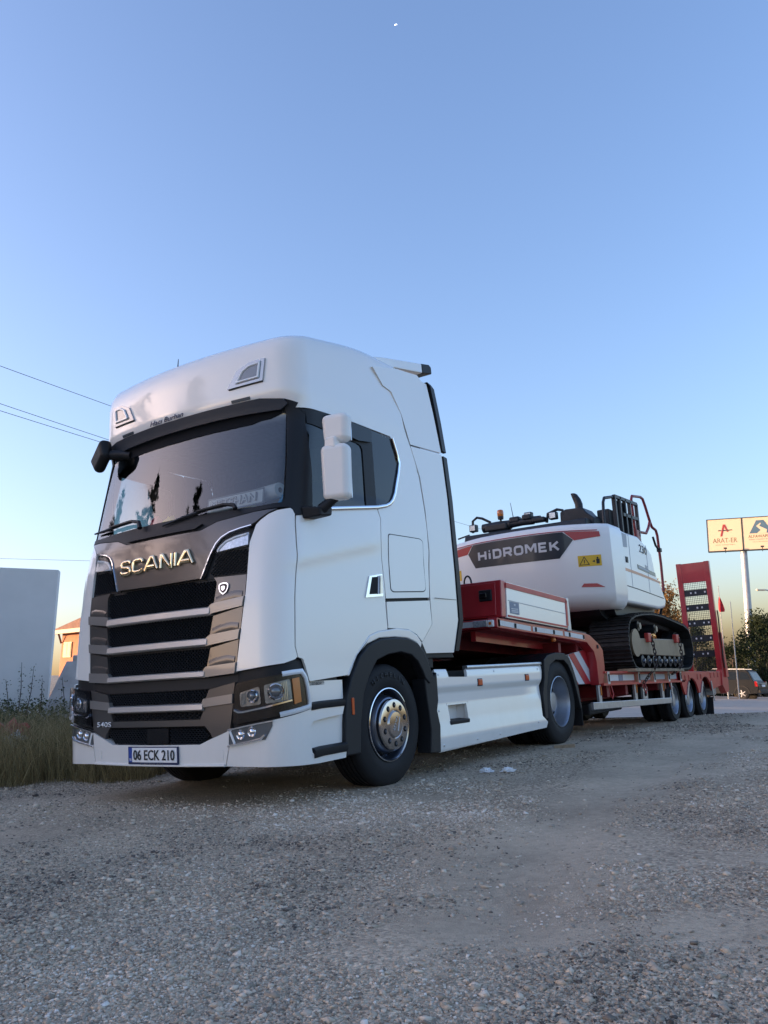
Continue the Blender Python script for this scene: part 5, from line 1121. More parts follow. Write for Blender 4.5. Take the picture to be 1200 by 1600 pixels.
rail('hand_rail', [(7.60,2.9),(7.58,3.3),(7.57,3.58),(7.63,3.65),(8.10,3.705),(8.23,3.69),(8.33,3.58),(8.52,3.32),(8.60,3.24),(8.82,3.21),(8.88,3.12),(8.90,2.6),(8.86,2.13)], 'red_rail')
rail('hand_rail', [(8.52,3.34),(8.38,3.20),(8.21,3.085),(7.72,3.055)], 'red_rail'); rail('rail_stub', [(8.59,3.06),(8.70,2.92),(8.90,2.86)], 'black_metal', .02)
rbox('rail_clamp', (8.9,-1.2,2.86), (.10,.07,.07), 'black_metal', E_, .01); MB().prism([(7.62,2.88),(7.82,2.84),(7.82,3.08),(7.62,3.08)], 'y', -1.22, -1.16).build('rail_foot', 'red_rail', E_, bev=.01)
MB().tube([(8.80,-1.2,2.1),(8.9,-1.15,1.95),(9.05,-1.05,1.75),(9.05,-.95,1.5)], .025, 7).build('hydraulic_hose', 'black_metal', E_, smooth=60)
# folded boom lying low behind the house
MB().prism([(8.2,1.9),(8.6,2.1),(10.2,1.9),(11.2,1.35),(11.1,1.15),(10.0,1.55),(8.3,1.6)], 'y', -.25, .25).build('boom', 'excavator_white', E_, bev=.03)
# --- undercarriage
path = [(6.05,1.22),(6.08,1.05),(6.17,.92),(6.32,.845),(6.6,.825),(7.6,.805),(8.6,.785),(9.15,.785),(9.38,.83),(9.53,.95),(9.58,1.12),(9.54,1.30),(9.42,1.43),(9.15,1.50),(8.6,1.555),(7.9,1.62),(7.36,1.64),(6.82,1.62),(6.45,1.58),(6.22,1.52),(6.10,1.40)]
pv = [Vector((x, 0, z)) for x, z in path]; per = [0.0]
for i in range(len(pv)): per.append(per[-1] + (pv[(i+1) % len(pv)] - pv[i]).length)
nsh = 47; m = MB(); hw = .30
m.add([(-.085,-hw,0),(.085,-hw,0),(.085,hw,0),(-.085,hw,0),(-.085,-hw,.018),(.085,-hw,.018),(.085,hw,.018),(-.085,hw,.018)], [(0,3,2,1),(4,5,6,7),(0,1,5,4),(1,2,6,5),(2,3,7,6),(3,0,4,7)])
for x, h_ in ((-.07,.03),(-.005,.026),(.06,.026)): m.hexa([(x-.009,-hw,.018),(x+.009,-hw,.018),(x+.009,hw,.018),(x-.009,hw,.018)], [(x-.004,-hw,.018+h_),(x+.004,-hw,.018+h_),(x+.004,hw,.018+h_),(x-.004,hw,.018+h_)])
sm = None
def at_len(d):
    d %= per[-1]
    for i in range(len(pv)):
        if per[i] <= d <= per[i+1]: t = (d-per[i])/(per[i+1]-per[i]); return pv[i].lerp(pv[(i+1) % len(pv)], t)
for s_ in (-1, 1):
    tr = bpy.data.objects.new('track', None); COL.objects.link(tr); tr.parent = E_
    for k in range(nsh):
        d = per[-1]*k/nsh; p = at_len(d); t = (at_len(d+.08) - at_len(d-.08)).normalized(); n_ = Vector((t.z, 0, -t.x))
        # outward normal points away from the loop centre
        if n_.dot(p - Vector((7.8,0,1.2))) < 0: n_ = -n_
        y_ = n_.cross(t)
        if sm is None: o = m.build('track_shoe', 'track_steel', tr); sm = o.data
        else: o = bpy.data.objects.new('track_shoe', sm); COL.objects.link(o); o.parent = tr
        o.matrix_world = Matrix.Translation((p.x, 1.10*s_, p.z)) @ Matrix((t, y_, n_)).transposed().to_4x4() if True else None
    ch = MB(); q_ = [(pv[i].x*.985+7.8*.015, 1.10*s_, 1.2+(pv[i].z-1.2)*.90) for i in range(len(pv))]; ch.tube(q_, .05, 6, closed=True); ch.build('track_chain', 'track_steel', tr)
    fr = MB().prism([(6.42,1.03),(6.42,1.22),(6.6,1.27),(8.70,1.27),(8.76,1.22),(9.02,1.20),(9.05,1.0),(8.7,.98)], 'y', (1.385 if s_ > 0 else -1.385), s_*.9).build('track_frame', 'beige_paint', E_, bev=.015)
    MB().lathe([(.20,0),(.205,-.03*-s_),(1e-7,-.035*-s_)], (6.36,1.37*s_,1.20), 'y', 32).build('drive_hub', 'beige_paint', fr, smooth=40)
    MB().lathe([(.34,-.06),(.36,0),(.34,.06)], (6.40,1.12*s_,1.21), 'y', 22).build('sprocket', 'track_steel', fr)
    MB().lathe([(.29,-.1),(.31,0),(.29,.1)], (9.22,1.12*s_,1.13), 'y', 28).build('idler', 'black_metal', fr)
    for k in range(8):
        x = 6.72+.29*k; r0_ = MB().lathe([(.05,-.26),(.09,-.25),(.09,-.10),(.07,-.09),(.07,.09),(.09,.10),(.09,.25),(.05,.26)], (x,1.11*s_,.93-.004*k), 'y', 18).build('track_roller', 'black_metal', fr, smooth=35)
        MB().lathe([(1e-7,-.03*-s_),(.035,-.025*-s_),(.04,0)], (x,1.37*s_,.93-.004*k), 'y', 12).build('roller_cap', 'steel_rim', r0_)
    for x, z in ((6.80,1.46),(7.65,1.43)):
        r0_ = MB().lathe([(.05,-.2),(.075,-.2),(.075,.2),(.05,.2)], (x,1.12*s_,z), 'y', 16).build('carrier_roller', 'black_metal', fr, smooth=35); MB().lathe([(.03,0),(.05,.012*s_),(.05,.02*s_),(.03,.02*s_)], (x,1.33*s_,z), 'y', 16).build('roller_cap', 'steel_rim', r0_); MB().bar((x,1.1*s_,1.25), (x,1.1*s_,z), .10, .08).build('roller_bracket', 'black_metal', r0_)
    MB().box(6.6,8.9,1.02*s_-.2,1.02*s_+.2,.98,1.25).build('frame_core', 'black_metal', fr)
    for x in (6.95, 8.52):
        k_ = rbox('tie_lug', (x,1.40*s_,1.28), (.16,.07,.14), 'red_bright', fr, .015); rbox('tie_lug_pin', (x+.10,1.41*s_,1.27), (.06,.05,.08), 'red_rail', k_, .015)
MB().box(6.8,8.6,-.9,.9,1.05,1.42).build('car_body', 'black_metal', E_)
# lashing chains
def link_mesh():
    pts = [(.017*cos(a)*(1), 0, .017*sin(a)+(.016 if sin(a) > 0 else -.016)) for a in np.linspace(0, 2*pi, 12, endpoint=False)]
    return MB().tube(pts, .0065, 5, closed=True)
lm = None
for nm_, lab, pts in (('lashing_chain', 'steel lashing chain hanging from the front red lug of the track frame', [(7.02,-1.44,1.25),(7.06,-1.45,1.05),(7.08,-1.45,.85),(6.95,-1.36,.72),(6.75,-1.32,.60)]), ('lashing_chain', 'steel lashing chain at the rear red lug of the track frame', [(8.60,-1.44,1.24),(8.58,-1.45,1.0),(8.52,-1.44,.82),(8.30,-1.34,.70)])):
    c0 = thing(nm_, lab, 'chain', (0,0,0), 'lashing chains'); pp = [Vector(p) for p in pts]; tot = sum((b-a).length for a, b in zip(pp, pp[1:])); d = 0; k = 0
    while d < tot:
        r_ = d
        for a, b in zip(pp, pp[1:]):
            if r_ <= (b-a).length: p = a.lerp(b, r_/(b-a).length); t = (b-a).normalized(); break
            r_ -= (b-a).length
        if lm is None: o = link_mesh().build('chain_link', 'rust_chain', c0, smooth=60); lm = o.data
        else: o = bpy.data.objects.new('chain_link', lm); COL.objects.link(o); o.parent = c0
        o.matrix_world = Matrix.Translation(p) @ t.to_track_quat('Z', 'X').to_matrix().to_4x4() @ Matrix.Rotation(pi/2*(k % 2), 4, 'Z') @ Matrix.Scale(1.25, 4)
        d += .062; k += 1
# ---------------------------------------------------------------- surroundings
def GP(loc, rz=0): return Matrix.Translation(loc) @ (G3 @ Matrix.Rotation(rz, 3, 'Z')).to_4x4()
def at(px, py, D):       # survey point: sight line through the photograph and the distance along it
    return CAM + (AX_F + AX_R*((px-600)/1296.27) - AX_U*((py-800)/1296.27))*D
mat('wall_white', (.80,.77,.73), .85, var=.05, vscale=1.5, bump=.1, bscale=20, dirt=.5, dirtz=(-.2,1.2))
mat('concrete', (.40,.37,.34), .9, var=.15, vscale=4, bump=.25, bscale=25)
mat('terracotta_wall', (.42,.17,.09), .85, var=.10, vscale=3); mat('roof_tile', (.16,.07,.05), .8, var=.2, vscale=6)
mat('window_frame', (.62,.48,.30), .6); glass('house_glass', (.10,.10,.10), ior=1.9); mat('sunset_pane', (.72,.60,.36), .8, var=.15, vscale=8)  # pane colour carries the warm sunset reflected in the window glass
mat('bark', (.07,.05,.038), .9, var=.3, vscale=10, bump=.4, bscale=30)
mat('galv', (.46,.47,.48), .45, metal=.4, var=.12, vscale=3)
mat('sign_cream', (.78,.62,.42), .5); mat('sign_dark', (.05,.05,.05), .6); mat('sign_red', (.40,.05,.05), .5); mat('sign_teal', (.09,.17,.24), .5); mat('sign_brown', (.20,.13,.07), .5)
mat('car_paint', (.010,.011,.012), .35, spec=.25); mat('car_glass', (.012,.016,.018), .2, spec=.25); mat('flag_red', (.55,.02,.03), .7); mat('tail_red', (.30,.01,.012), .2, coat=.5)
mat('shade_building', (.20,.19,.18), .85, var=.1, vscale=2); mat('red_bag', (.35,.03,.025), .5, var=.3, vscale=14); mat('white_bag', (.55,.57,.62), .6, var=.2, vscale=14)
# --- white wall at the left edge
w = thing('boundary_wall', 'tall plain white wall standing behind the weeds at the left edge', 'wall', at(73,1100,14.2) - UPG*.75, mat3=G3, rz=radians(16))
MB().box(0,.30,0,9,0,3.06).build('wall_face', 'wall_white', w, bev=.01)
# --- leaning slab and low block beside it
sl = thing('concrete_slab', 'grey concrete slab leaning against the end of the white wall', 'slab', at(83,1097,13.0), mat3=G3)
m = MB(); m.hexa([(0,.24,-.35),(0,-.20,-.35),(.08,-.20,-.35),(.08,.24,-.35)], [(.55,.06,.64),(.55,-.36,.64),(.63,-.36,.64),(.63,.06,.64)]); m.build('slab', 'concrete', sl, bev=.01)
b_ = MB().box(.9,1.3,-1.2,.10,-.4,.75).build('low_block', 'concrete', sl, bev=.02)
# --- house behind
h = thing('house', 'terracotta house with a shuttered window painted with sunset reflection beside the white wall', 'house', at(89,1090,40), mat3=G3, rz=radians(-50))
MB().box(0,7,-10,0,-1.5,3.15).build('wall', 'terracotta_wall', h)
rf = MB().prism([(.55,3.10),(-10.6,3.10),(-5.0,3.75)], 'x', -.6, 7.5); rf.build('roof', 'roof_tile', h, bev=.05)
MB().box(-.62,-.5,-10.6,.55,2.98,3.16).build('eaves_board', 'window_frame', h)
wf = MB().box(-.06,.02,-1.55,-.47,1.9,2.62).build('window', 'window_frame', h)
for y0, y1 in ((-.98,-.53),(-1.49,-1.04)): MB().box(-.075,-.06,y0,y1,1.96,2.56).build('pane', 'sunset_pane', wf)
for k in range(5): MB().box(-.085,-.075,-1.5,-.52,2.02+.11*k,2.04+.11*k).build('shutter_slat', 'window_frame', wf)
MB().tube([(-.3,-.35,3.0),(-.05,-.05,2.6)], .05, 6).build('eaves_bracket', 'roof_tile', h)
# --- foliage helpers
def leaf_cloud(name, pts, size, mat_, parent=None, tone=None, flat=.5):
    n = len(pts); a = rng.normal(size=(n,3)); a /= np.linalg.norm(a, axis=1)[:,None]; b = rng.normal(size=(n,3)); b = np.cross(a, b); b /= np.linalg.norm(b, axis=1)[:,None]
    s = size*(rng.random(n)*.8+.6); V = np.stack([pts - a*s[:,None], pts + b*(s*flat)[:,None], pts + a*s[:,None], pts - b*(s*flat)[:,None]], 1)
    t = np.repeat(tone if tone is not None else rng.random(n), 4)
    o = np_mesh(name, V.reshape(-1,3), np.arange(4*n).reshape(-1,4), mat_, {'tone': t})
    if parent is not None: o.parent = parent
    return o
tone_mat('leaf_dark', [(0,(.012,.02,.010)), (.6,(.03,.045,.018)), (1,(.065,.08,.03))], trans=True)
tone_mat('leaf_sunlit', [(0,(.10,.055,.02)), (.6,(.22,.12,.04)), (1,(.32,.20,.07))], trans=True)  # low sun's orange is put into the leaf colours
tone_mat('needle', [(0,(.010,.018,.012)), (1,(.035,.05,.03))])
tone_mat('dry_grass', [(0,(.10,.082,.04)), (.45,(.25,.20,.095)), (.8,(.42,.34,.17)), (1,(.58,.48,.28))], trans=True)
tone_mat('weed_leaf', [(0,(.03,.04,.018)), (.6,(.085,.10,.042)), (.9,(.16,.165,.08)), (1,(.26,.24,.14))], trans=True)
def tree(name, label, base, H, crown, nleaf, size, mat_, group, seed, rz=0):
    global rng
    rng = np.random.default_rng(seed); r = random.Random(seed)
    t = thing(name, label, 'tree', base, group, mat3=G3, rz=rz)
    tr = MB(); tr.tube([(0,0,-.5),(.03,0,H*.25),(-.04,.05,H*.55),(.02,0,H*.85)], [H*.035,H*.027,H*.016,H*.005], 8); trunk = tr.build('trunk', 'bark', t, smooth=60)
    cl = []
    for k in range(crown[3]):
        u = r.uniform(-1,1); v = r.uniform(-1,1); z = r.uniform(0,1); rad = (1-abs(2*z-.9)**2.2*.75)
        c = np.array([u*crown[0]*rad*.8, v*crown[0]*rad*.8, crown[1]+(crown[2]-crown[1])*z]); cl.append(c)
        m_ = MB(); m_.tube([(0,0,max(.3,c[2]-H*.22)), tuple(c*np.array([.5,.5,1])-np.array([0,0,H*.08])), tuple(c)], [H*.010,H*.006,.01], 5); m_.build('limb', 'bark', trunk, smooth=60)
    cl = np.array(cl); idx = rng.integers(0, len(cl), nleaf); P_ = cl[idx] + rng.normal(size=(nleaf,3))*np.array([crown[0]*.20, crown[0]*.20, (crown[2]-crown[1])*.085])
    leaf_cloud('crown', P_, size, mat_, t, np.clip(rng.random(nleaf)*.7+rng.random(len(cl))[idx]*.3, 0, 1)); return t
grp = 'trees beyond the road'
tree('roadside_tree', 'dark leafy tree behind the billboard pole at the right edge', at(1198,1096,57), 5.6, (1.9,1.3,5.6,26), 9000, .085, 'leaf_dark', grp, 3)
tree('roadside_tree', 'airy dark tree left of the billboard pole above the parked car', at(1150,1096,56), 3.6, (1.15,1.0,3.7,20), 3200, .08, 'leaf_dark', grp, 4)
tree('roadside_tree', 'small dark tree between the flag pole and the red ramp', at(1126,1097,58), 2.6, (1.0,.7,2.7,14), 2400, .08, 'leaf_dark', grp, 12)
tree('roadside_tree', 'dense dark tree seen through the grating of the red ramp', at(1092,1096,57), 5.0, (1.5,.8,5.0,24), 6000, .085, 'leaf_dark', grp, 15)
tree('sunlit_tree', 'orange sunlit tree between the excavator and the red ramp', at(1052,1092,44), 5.7, (1.15,1.8,5.7,22), 6000, .075, 'leaf_sunlit', grp, 5)
rng = np.random.default_rng(77)
# hedge along the far kerb
n = 14000; yy_ = rng.uniform(-6, 10, n); P_ = np.stack([rng.normal(0,.35,n), yy_, rng.random(n)**.8*(1.45+.35*np.sin(yy_*1.7)+.2*np.sin(yy_*4.1))-.1], -1)
hd = leaf_cloud('hedge', P_, .085, 'leaf_dark'); hd.matrix_world = GP(at(1160,1096,57.5)); tag(hd, 'dark clipped hedge behind the parked car', 'hedge')
# --- weeds and dry grass at the left
def field(n, a0, a1, b0, b1):
    a = rng.uniform(a0, a1, n); b = rng.uniform(b0, b1, n); X = -6.0064 + a*.8339 + b*.5519; Y = -5.2417 + a*.5519 - b*.8339
    k = (Y > 1.75 + .25*np.sin(X*3)) & (a > 8.75 + .25*np.sin(b*5) + .02*b); return X[k], Y[k], a[k]
def blades(n, h0, h1, wid, reg, lean):
    X, Y, a = field(n, *reg); n = len(X); Z = hgt(X, Y) - .02
    cl = vnoise(X, Y, 2.3, 51); h_ = (h0 + (h1-h0)*rng.random(n)**1.5)*(.55+.9*cl); th = rng.uniform(0, 2*pi, n); d = np.stack([np.cos(th), np.sin(th)], -1)*(lean*h_*rng.random(n))[:,None]
    w_ = wid*(.6+rng.random(n)); q = np.stack([-np.sin(th+.7), np.cos(th+.7)], -1)*w_[:,None]
    B0 = np.stack([X-q[:,0], Y-q[:,1], Z], -1); B1 = np.stack([X+q[:,0], Y+q[:,1], Z], -1)
    M0 = np.stack([X+d[:,0]*.35-q[:,0]*.8, Y+d[:,1]*.35-q[:,1]*.8, Z+h_*.6], -1); M1 = np.stack([X+d[:,0]*.35+q[:,0]*.8, Y+d[:,1]*.35+q[:,1]*.8, Z+h_*.6], -1)
    T0 = np.stack([X+d[:,0]-q[:,0]*.15, Y+d[:,1]-q[:,1]*.15, Z+h_*(1-.1*rng.random(n))], -1); T1 = T0 + np.stack([q[:,0]*.3, q[:,1]*.3, np.zeros(n)], -1)
    V = np.stack([B0,B1,M1,M0,T1,T0], 1).reshape(-1,3); i6 = 6*np.arange(n)[:,None]
    return V, np.concatenate([i6+np.array([[0,1,2,3]]), i6+np.array([[3,2,4,5]])], 0), np.repeat(np.clip(rng.random(n)*.75+.25*cl, 0, 1), 6)
V, F_, t_ = blades(75000, .12, .62, .0022, (8.6,12.8,-9,-2.2), 1.15)
g = np_mesh('dry_grass', V, F_, 'dry_grass', {'tone': t_}); tag(g, 'tangle of dry brown grass beside the truck nose', 'grass', kind='stuff')
X, Y, a_ = field(60000, 9.8, 14.2, -10, -2.4); n = len(X)
pz = hgt(X, Y) + rng.random(n)**.7*(.30+.26*sstep(10, 12.6, a_))*(.55+.75*vnoise(X, Y, 1.8, 61))
wd_ = leaf_cloud('weed_patch', np.stack([X, Y, pz], -1), .022, 'weed_leaf', flat=.6); tag(wd_, 'low green weeds growing at the foot of the white wall', 'weeds', kind='stuff')
for k, (px, py, tx, ty) in enumerate(((28,1092,34,1035),(40,1095,53,1042),(12,1100,9,1062),(60,1098,66,1060),(100,1100,97,1058))):
    p0 = at(px, py+25, 12.6); p1 = at(tx, ty, 12.6); st = thing('dry_stalk', ('tallest thin dry weed stalk against the white wall', 'second thin dry weed stalk leaning right against the white wall', 'short dry weed stalk at the left picture edge', 'short dry stalk in front of the leaning slab', 'dry stalk between the slab and the truck')[k], 'weed', p0, 'dry weed stalks')
    d = p1-p0; MB().tube([(0,0,0), tuple(d*.5+Vector((.02,0,0))), tuple(d)], [.008,.006,.003], 5).build('stem', 'bark', st)
    lp = np.array([list(d*(.3+.7*rng.random()) + Vector(rng.normal(size=3))*.03) for _ in range(46)]); tag(leaf_cloud('seed_heads', lp, .016, 'weed_leaf', st), kind='stuff')
def crumple(name, label, cat, c, s, mt, seed, flat=.6):
    r = np.random.default_rng(seed); bm = bmesh.new(); bmesh.ops.create_icosphere(bm, subdivisions=3, radius=1.0)
    for v in bm.verts:
        k = 1 + .38*sin(v.co.x*5+seed)*sin(v.co.y*6+v.co.z*4) + r.uniform(-.28,.28); v.co = Vector((v.co.x*k*s[0], v.co.y*k*s[1], max(-.2, v.co.z)*k*s[2]))
    me = bpy.data.meshes.new(name); bm.to_mesh(me); bm.free(); o = link(name, me, mt); o.location = c; tag(o, label, cat); return o
crumple('red_bag', 'crumpled red plastic bag lying in the dry grass', 'bag', at(12,1150,10.6) - Vector((0,0,.05)), (.24,.28,.22), 'red_bag', 2)
crumple('white_sack', 'pale crumpled sack in the dry grass beside the red bag', 'sack', at(24,1158,10.2) - Vector((0,0,.06)), (.14,.18,.15), 'white_bag', 3)
crumple('paper_scrap', 'left of two crumpled white papers on the gravel beside the truck', 'litter', (.89,-1.62,float(hgt(.89,-1.62))+.01), (.045,.06,.026), 'paper', 5)
crumple('paper_scrap', 'right of two crumpled white papers on the gravel beside the truck', 'litter', (.93,-1.82,float(hgt(.93,-1.82))+.01), (.04,.055,.028), 'paper', 6)
z_ = float(hgt(3.2,-1.45)); o = MB().hexa([(3.12,-1.34,z_),(3.20,-1.32,z_),(3.34,-1.50,z_),(3.27,-1.53,z_)], [(3.12,-1.34,z_+.035),(3.20,-1.32,z_+.03),(3.34,-1.50,z_+.03),(3.27,-1.53,z_+.04)]).build('wood_scrap', 'timber', None); tag(o, 'dark flat scrap of wood beside the rear wheel', 'litter')
# --- overhead cables
def cable(label, q0, q1, D, r_, ext=(2.5, 5.0), sag=.25):
    p0 = at(*q0, D); p1 = at(*q1, D); p1 = at(*q1, D*(p0.z-CAM.z-.12)/(p1.z-CAM.z))      # spans run near level
    d = p1-p0; A = p0-d*ext[0]; B = p1+d*ext[1]; n_ = 32
    pts = [tuple(A.lerp(B, k/n_) + Vector((0,0,-sag*4*(k/n_)*(1-k/n_)+sag*.95))) for k in range(n_+1)]
    o = MB().tube(pts, r_, 5).build('power_cable', 'cable', None, smooth=60); return tag(o, label, 'cable', 'overhead cables')
cable('uppermost overhead cable running down behind the cab roof', (0,573), (175,635), 30, .011)
cable('upper of the close pair of overhead cables left of the cab', (0,632), (160,684), 30, .011)
cable('lower of the close pair of overhead cables left of the cab', (0,643), (155,690), 30, .011)
cable('nearly level distant cable above the white wall', (0,873), (130,876), 70, .013, (1.5,3.0), .1)
cable('distant cable glimpsed between the cab and the excavator', (700,812), (735,822), 70, .013, (4,8), .05)
# --- billboard
top_ = at(1162,861,60); zb = 10.9; loc = Vector((0,0,zb))
bbd = thing('billboard', 'two-panel cream billboard with logos on a tall round pole', 'billboard', top_ - UPG*zb, mat3=G3, rz=radians(-24))
MB().loft([[(.28*k_*cos(2*pi*q/24), .28*k_*sin(2*pi*q/24)+y_, z) for q in range(24)] for k_, z, y_ in ((1.15,-1.0,0),(.95,zb*.5,loc.y*.5),(.8,zb+.6,loc.y))]).build('pole', 'galv', bbd, smooth=60)
for kk, (y1, y0) in enumerate(((2.36,.012),(-.012,-2.48))):
    f_ = MB().box(-.42,-.10,loc.y+y0,loc.y+y1,zb,zb+2.36).build('sign_box', 'sign_cream', bbd, bev=.02)
    for q in ((y0-.01,y1+.01,-.03,.035),(y0-.01,y1+.01,2.33,2.39),(y0-.02,y0+.03,0,2.36),(y1-.03,y1+.02,0,2.36)): MB().box(-.44,-.08,loc.y+q[0],loc.y+q[1],zb+q[2],zb+q[3]).build('sign_frame', 'sign_dark', f_)
    yc = loc.y+(y0+y1)/2; X_ = -.425
    T_ = lambda s, h_, z, w_, mt, nm='sign_lettering', b_=.0, dy=0: text(nm, s, h_, mt, f_, (X_, yc+dy, zb+z), (0,-1,0), (0,0,1), width=w_, ext=-.006, bold=b_)
    if kk == 0:
        T_('ARAT-ER', .34, .78, 1.65, 'sign_brown'); T_('INSAAT TAAHHUT SANAYI', .05, .46, 1.3, 'sign_brown')
        def poly(pts, mt, nm='logo_shape', d=0): return MB().prism([(yc-u, zb+v) for u, v in pts], 'x', X_-.012-d, X_-.001).build(nm, mt, f_)
        poly([(-.30,1.08),(-.18,1.08),(.05,1.95),(-.08,1.95)], 'sign_red'); poly([(-.06,1.95),(.06,1.95),(.28,1.40),(.16,1.40)], 'sign_red', d=.002)
        poly([(-.42,1.47),(-.22,1.47),(-.22,1.55),(-.42,1.55)], 'sign_dark'); poly([(-.10,1.47),(.50,1.50),(.50,1.56),(-.10,1.55)], 'sign_dark', d=.004)
    else:
        def poly(pts, mt, nm='logo_shape', d=0): return MB().prism([(yc-u, zb+v) for u, v in pts], 'x', X_-.012-d, X_-.001).build(nm, mt, f_)
        poly([(-.78,1.18),(-.28,2.12),(.18,2.12),(.78,1.18)], 'sign_teal')
        poly([(-.28,1.17),(-.02,1.40),(-.30,1.70),(-.02,1.92),(.02,1.88),(-.10,1.70),(.38,1.42),(.34,1.17)], 'sign_cream', d=.004)
        T_('ALFAWAPLAN', .20, .96, 1.75, 'sign_brown', b_=.01); T_('INSAAT TAAHHUT VE SANAYI', .07, .74, 1.65, 'sign_red'); T_('MUHENDISLIK', .05, .56, 1.2, 'sign_brown')
    for y_ in ((y0+y1)/2,):
        l_ = MB().tube([(-.3,loc.y+y_,zb),(-.6,loc.y+y_,zb-.15),(-.95,loc.y+y_,zb+.05)], .025, 6).build('lamp_arm', 'sign_dark', f_); rbox('flood_lamp', (-.98,loc.y+y_,zb+.12), (.10,.22,.12), 'sign_dark', l_, .02)
# --- flag poles
for px0, py0, px1, py1, lab, fl in ((1122,915,1138,1092,'thin pole flying a drooping red flag beside the ramp',True),(1141,940,1155,1092,'bare thin flag pole between the red flag and the billboard',False)):
    b0 = at(px1, py1, 47); t0 = at(px0, py0, 47); fp = thing('flag_pole', lab, 'flag pole', b0, 'flag poles'); d = t0-b0
    MB().tube([(0,0,-.3), tuple(d*.5), tuple(d)], [.035,.03,.018], 6).build('pole', 'galv', fp)
    if fl:
        c_ = d*.90; m = MB(); R_ = []
        for j in range(9):
            t = j/8; wv = .06+.30*t**.8 if t < .8 else .36-.10*(t-.8)/.2
            R_.append([tuple(c_ + Vector((.5519,-.8339,0))*(-wv*.45+wv*u_+.04*t) + Vector((.8339,.5519,0))*(.04*sin(u_*9+t*3)) + Vector((0,0,-.85*t))) for u_ in np.linspace(0,1,9)])
        vs_ = [p for q in R_ for p in q]; m.add(vs_, [(i*9+k, i*9+k+1, (i+1)*9+k+1, (i+1)*9+k) for i in range(8) for k in range(8)]); m.build('flag', 'flag_red', fp, smooth=70, flip=False)
# --- street lamp, mostly outside the picture
sb = at(1222,1096,52); sl_ = thing('street_lamp', 'street lamp head reaching in at the right edge', 'street lamp', sb, mat3=G3)
MB().tube([(0,0,-.3),(0,0,6.6),(0,.25,6.95),(0,.55,7.0)], [.09,.06,.045,.04], 8).build('pole', 'galv', sl_, smooth=60); rbox('lamp_head', (0,.80,6.98), (.2,.55,.10), 'sign_cream', sl_, .03)
# --- parked car
car = thing('parked_car', 'dark off-road car parked across the road under the billboard', 'car', at(1132,1093,50), mat3=G3, rz=radians(50))
prof = [(-2.25,.42),(-2.30,.75),(-2.22,1.02),(-2.02,1.10),(-1.72,1.66),(-1.55,1.74),(.30,1.74),(.55,1.70),(1.15,1.12),(2.15,1.02),(2.30,.85),(2.30,.42),(1.85,.36),(-1.85,.36)]
def cl_(y): return 1 if abs(y) < .8 else .985
sec_ = []
for y, k, dz in ((-.92,.97,.0),(-.90,1,0),(.90,1,0),(.92,.97,0)): pass
loops = []
for f_ in (-1, -.97, -.6, 0, .6, .97, 1):
    lp = []
    for x, z in prof:
        hwid = .92 if z < 1.12 else .92 - (z-1.12)*.34
        lp.append((x*(1 if abs(f_) < 1 else .985), f_*hwid, z if abs(f_) < 1 else .42+(z-.42)*.985))
    loops.append(lp)
body = MB().loft(loops).build('body', 'car_paint', car, smooth=30)
def hwz(z): return .92 - max(0, z-1.12)*.34
for s_ in (1, -1):
    for nm, q in (('side_window', [(-1.62,1.60),(-1.28,1.62),(-1.25,1.18),(-1.85,1.18)]), ('side_window', [(-1.22,1.63),(-.32,1.65),(-.30,1.17),(-1.20,1.17)]), ('side_window', [(-.26,1.65),(.30,1.65),(.58,1.52),(.92,1.17),(-.24,1.17)])):
        MB().loft([[(x, s_*(hwz(z)+.004), z) for x, z in q], [(x, s_*(hwz(z)-.03), z) for x, z in q]]).build(nm, 'car_glass', body)
    MB().bar((-1.5,s_*.68,1.80), (.35,s_*.68,1.80), .05, .04).build('roof_rail', 'alu', body)
    for x in (-1.35, 1.42):
        w_ = MB().lathe([(.20,-.11),(.30,-.12),(.37,-.09),(.385,0),(.37,.09),(.30,.12),(.20,.11)], (x,s_*.80,.375), 'y', 28).build('wheel', 'rubber', car, smooth=40)
        r_ = MB().lathe([(.235,.0),(.24,.115*s_),(.22,.10*s_),(.2,.05*s_)], (x,s_*.80,.375), 'y', 24).build('rim', 'alu', w_, smooth=40)
        for k in range(5):
            a = 2*pi*k/5+.3; MB().bar((x,s_*.915,.375), (x+.21*sin(a),s_*.91,.375+.21*cos(a)), .06, .03, up=(0,1,0)).build('rim_spoke', 'alu', r_)
        ar = [(x+.46*cos(a), .375+.46*sin(a)) for a in np.linspace(.15, pi-.15, 12)] + [(x+.40*cos(a), .375+.40*sin(a)) for a in np.linspace(pi-.15, .15, 12)]
        MB().prism(ar, 'y', s_*.90, s_*.945).build('wheel_arch', 'black_plastic', body)
    MB().prism([(-2.27,.80),(-2.20,1.08),(-2.08,1.10),(-2.10,.80)], 'y', s_*.80, s_*.935).build('tail_lamp', 'tail_red', body)
    MB().box(-.05,.10,s_*.93,s_*1.08,1.12,1.26).build('door_mirror', 'car_paint', body)
    MB().box(-.22,-.08,s_*.925,s_*.935,.98,1.01).build('door_handle', 'alu', body)
m = MB(); q = [(-.70,1.16),(.70,1.16),(.62,1.60),(-.62,1.60)]; xb = lambda z: -2.02+(z-1.10)*.536
m.loft([[(xb(z)-.012, y, z) for y, z in q], [(xb(z)+.03, y, z) for y, z in q]]).build('rear_window', 'car_glass', body)
MB().box(-2.315,-2.27,-.28,.28,.78,.90).build('number_plate', 'plate_white', body); MB().box(-2.325,-2.26,-.45,.45,.93,.975).build('plate_garnish', 'alu', body); MB().box(-2.40,-2.2,-.9,.9,.42,.62).build('rear_bumper', 'black_plastic', body, bev=.03)
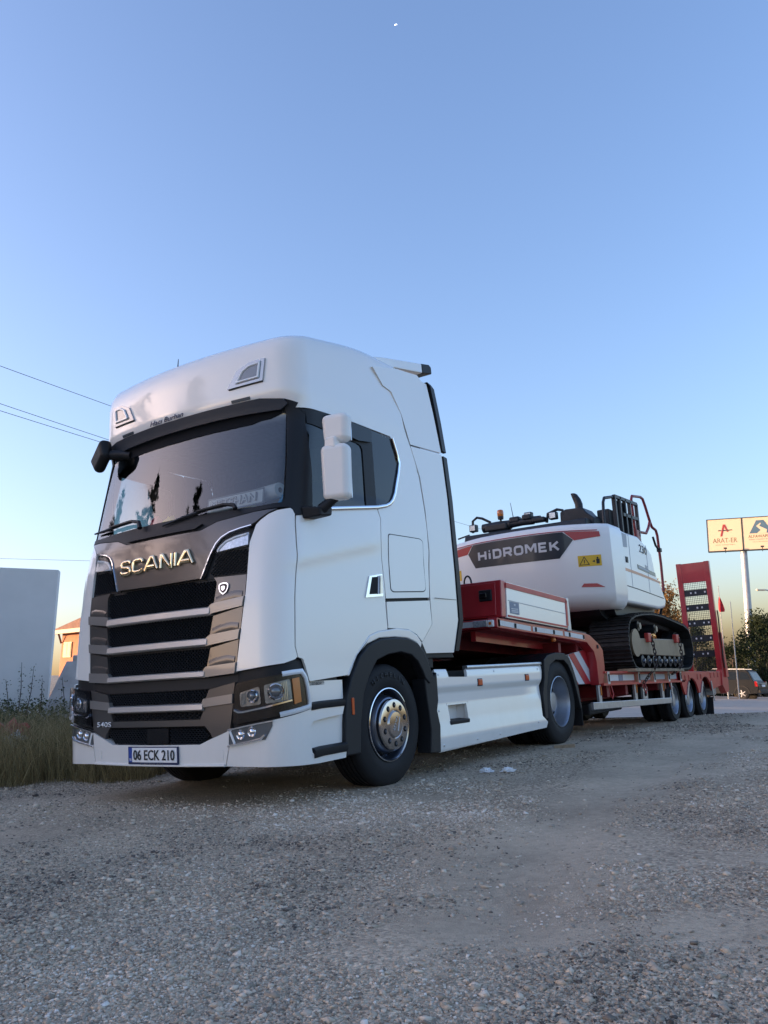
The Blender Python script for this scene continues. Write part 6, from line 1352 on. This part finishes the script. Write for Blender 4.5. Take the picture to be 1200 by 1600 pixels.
# --- moon
mn = MB(); A_c = [(cos(t), sin(t)) for t in np.linspace(-1.35, 1.35, 14)]; B_c = [(cos(t)*.62+.06, sin(t)*.98) for t in np.linspace(1.3, -1.3, 12)]
ang = radians(115); pc = at(618,38,3000)
def mp_(u, v, d): return pc + AX_R*((u*cos(ang)-v*sin(ang))*4.5) + AX_U*((u*sin(ang)+v*cos(ang))*4.5) + AX_F*d
pts = A_c + B_c; o = MB().loft([[mp_(u-.8, v, 0) for u, v in pts], [mp_(u-.8, v, 3) for u, v in pts]]).build('moon', 'moon', None); tag(o, 'tiny white crescent moon high in the sky', 'moon')
# --- unseen: conifers mirrored in the windscreen; building added to shade the lot
wh = thing('shade_building', 'long low unseen building added to shade the truck from the sun', 'building', (-8.7,25.3,.6), rz=atan2(.53,.85))
MB().box(-17,16,0,10,-1,8.6).build('wall', 'shade_building', wh); MB().prism([(-.6,8.55),(10.6,8.55),(5,10.4)], 'x', -17.5, 16.5).build('roof', 'roof_tile', wh)
for k in range(8): MB().box(-16+4*k,-13.6+4*k,-.06,.0,2.6,4.2).build('window', 'car_glass', wh)
def conifer(x, y, H, lab, seed):
    r = np.random.default_rng(seed); t = thing('conifer', lab, 'tree', (x,y,float(hgt(x,y,False))), 'conifers opposite the truck')
    tk = MB().tube([(0,0,-.3),(0,0,H*.5),(0,0,H)], [H*.016,H*.010,.01], 8).build('trunk', 'bark', t, smooth=60); V = []; F_ = []; pts = []
    z = H*.12
    while z < H*.98:
        R_ = min(2.3, .06+(H-z)*.72); nb = 7
        for k in range(nb):
            a = r.uniform(0, 2*pi); L_ = R_*r.uniform(.65,1.1); 
            for s_ in np.linspace(.15, 1, int(5+L_*7)):
                for _ in range(4): pts.append((cos(a)*L_*s_+r.normal()*.05, sin(a)*L_*s_+r.normal()*.05, z - L_*.10*s_*s_ + r.normal()*.03))
        z += H*.035
    leaf_cloud('crown', np.array(pts), .10, 'needle', t, flat=.3)
conifer(-10.05, 7.9, 9.25, 'conifer opposite the truck mirrored at the middle of the windscreen', 1); conifer(-6.6, 11.0, 8.55, 'conifer opposite the truck mirrored left of the windscreen middle', 2); conifer(-3.6, 16.0, 8.6, 'far conifer mirrored near the passenger edge of the windscreen', 4)
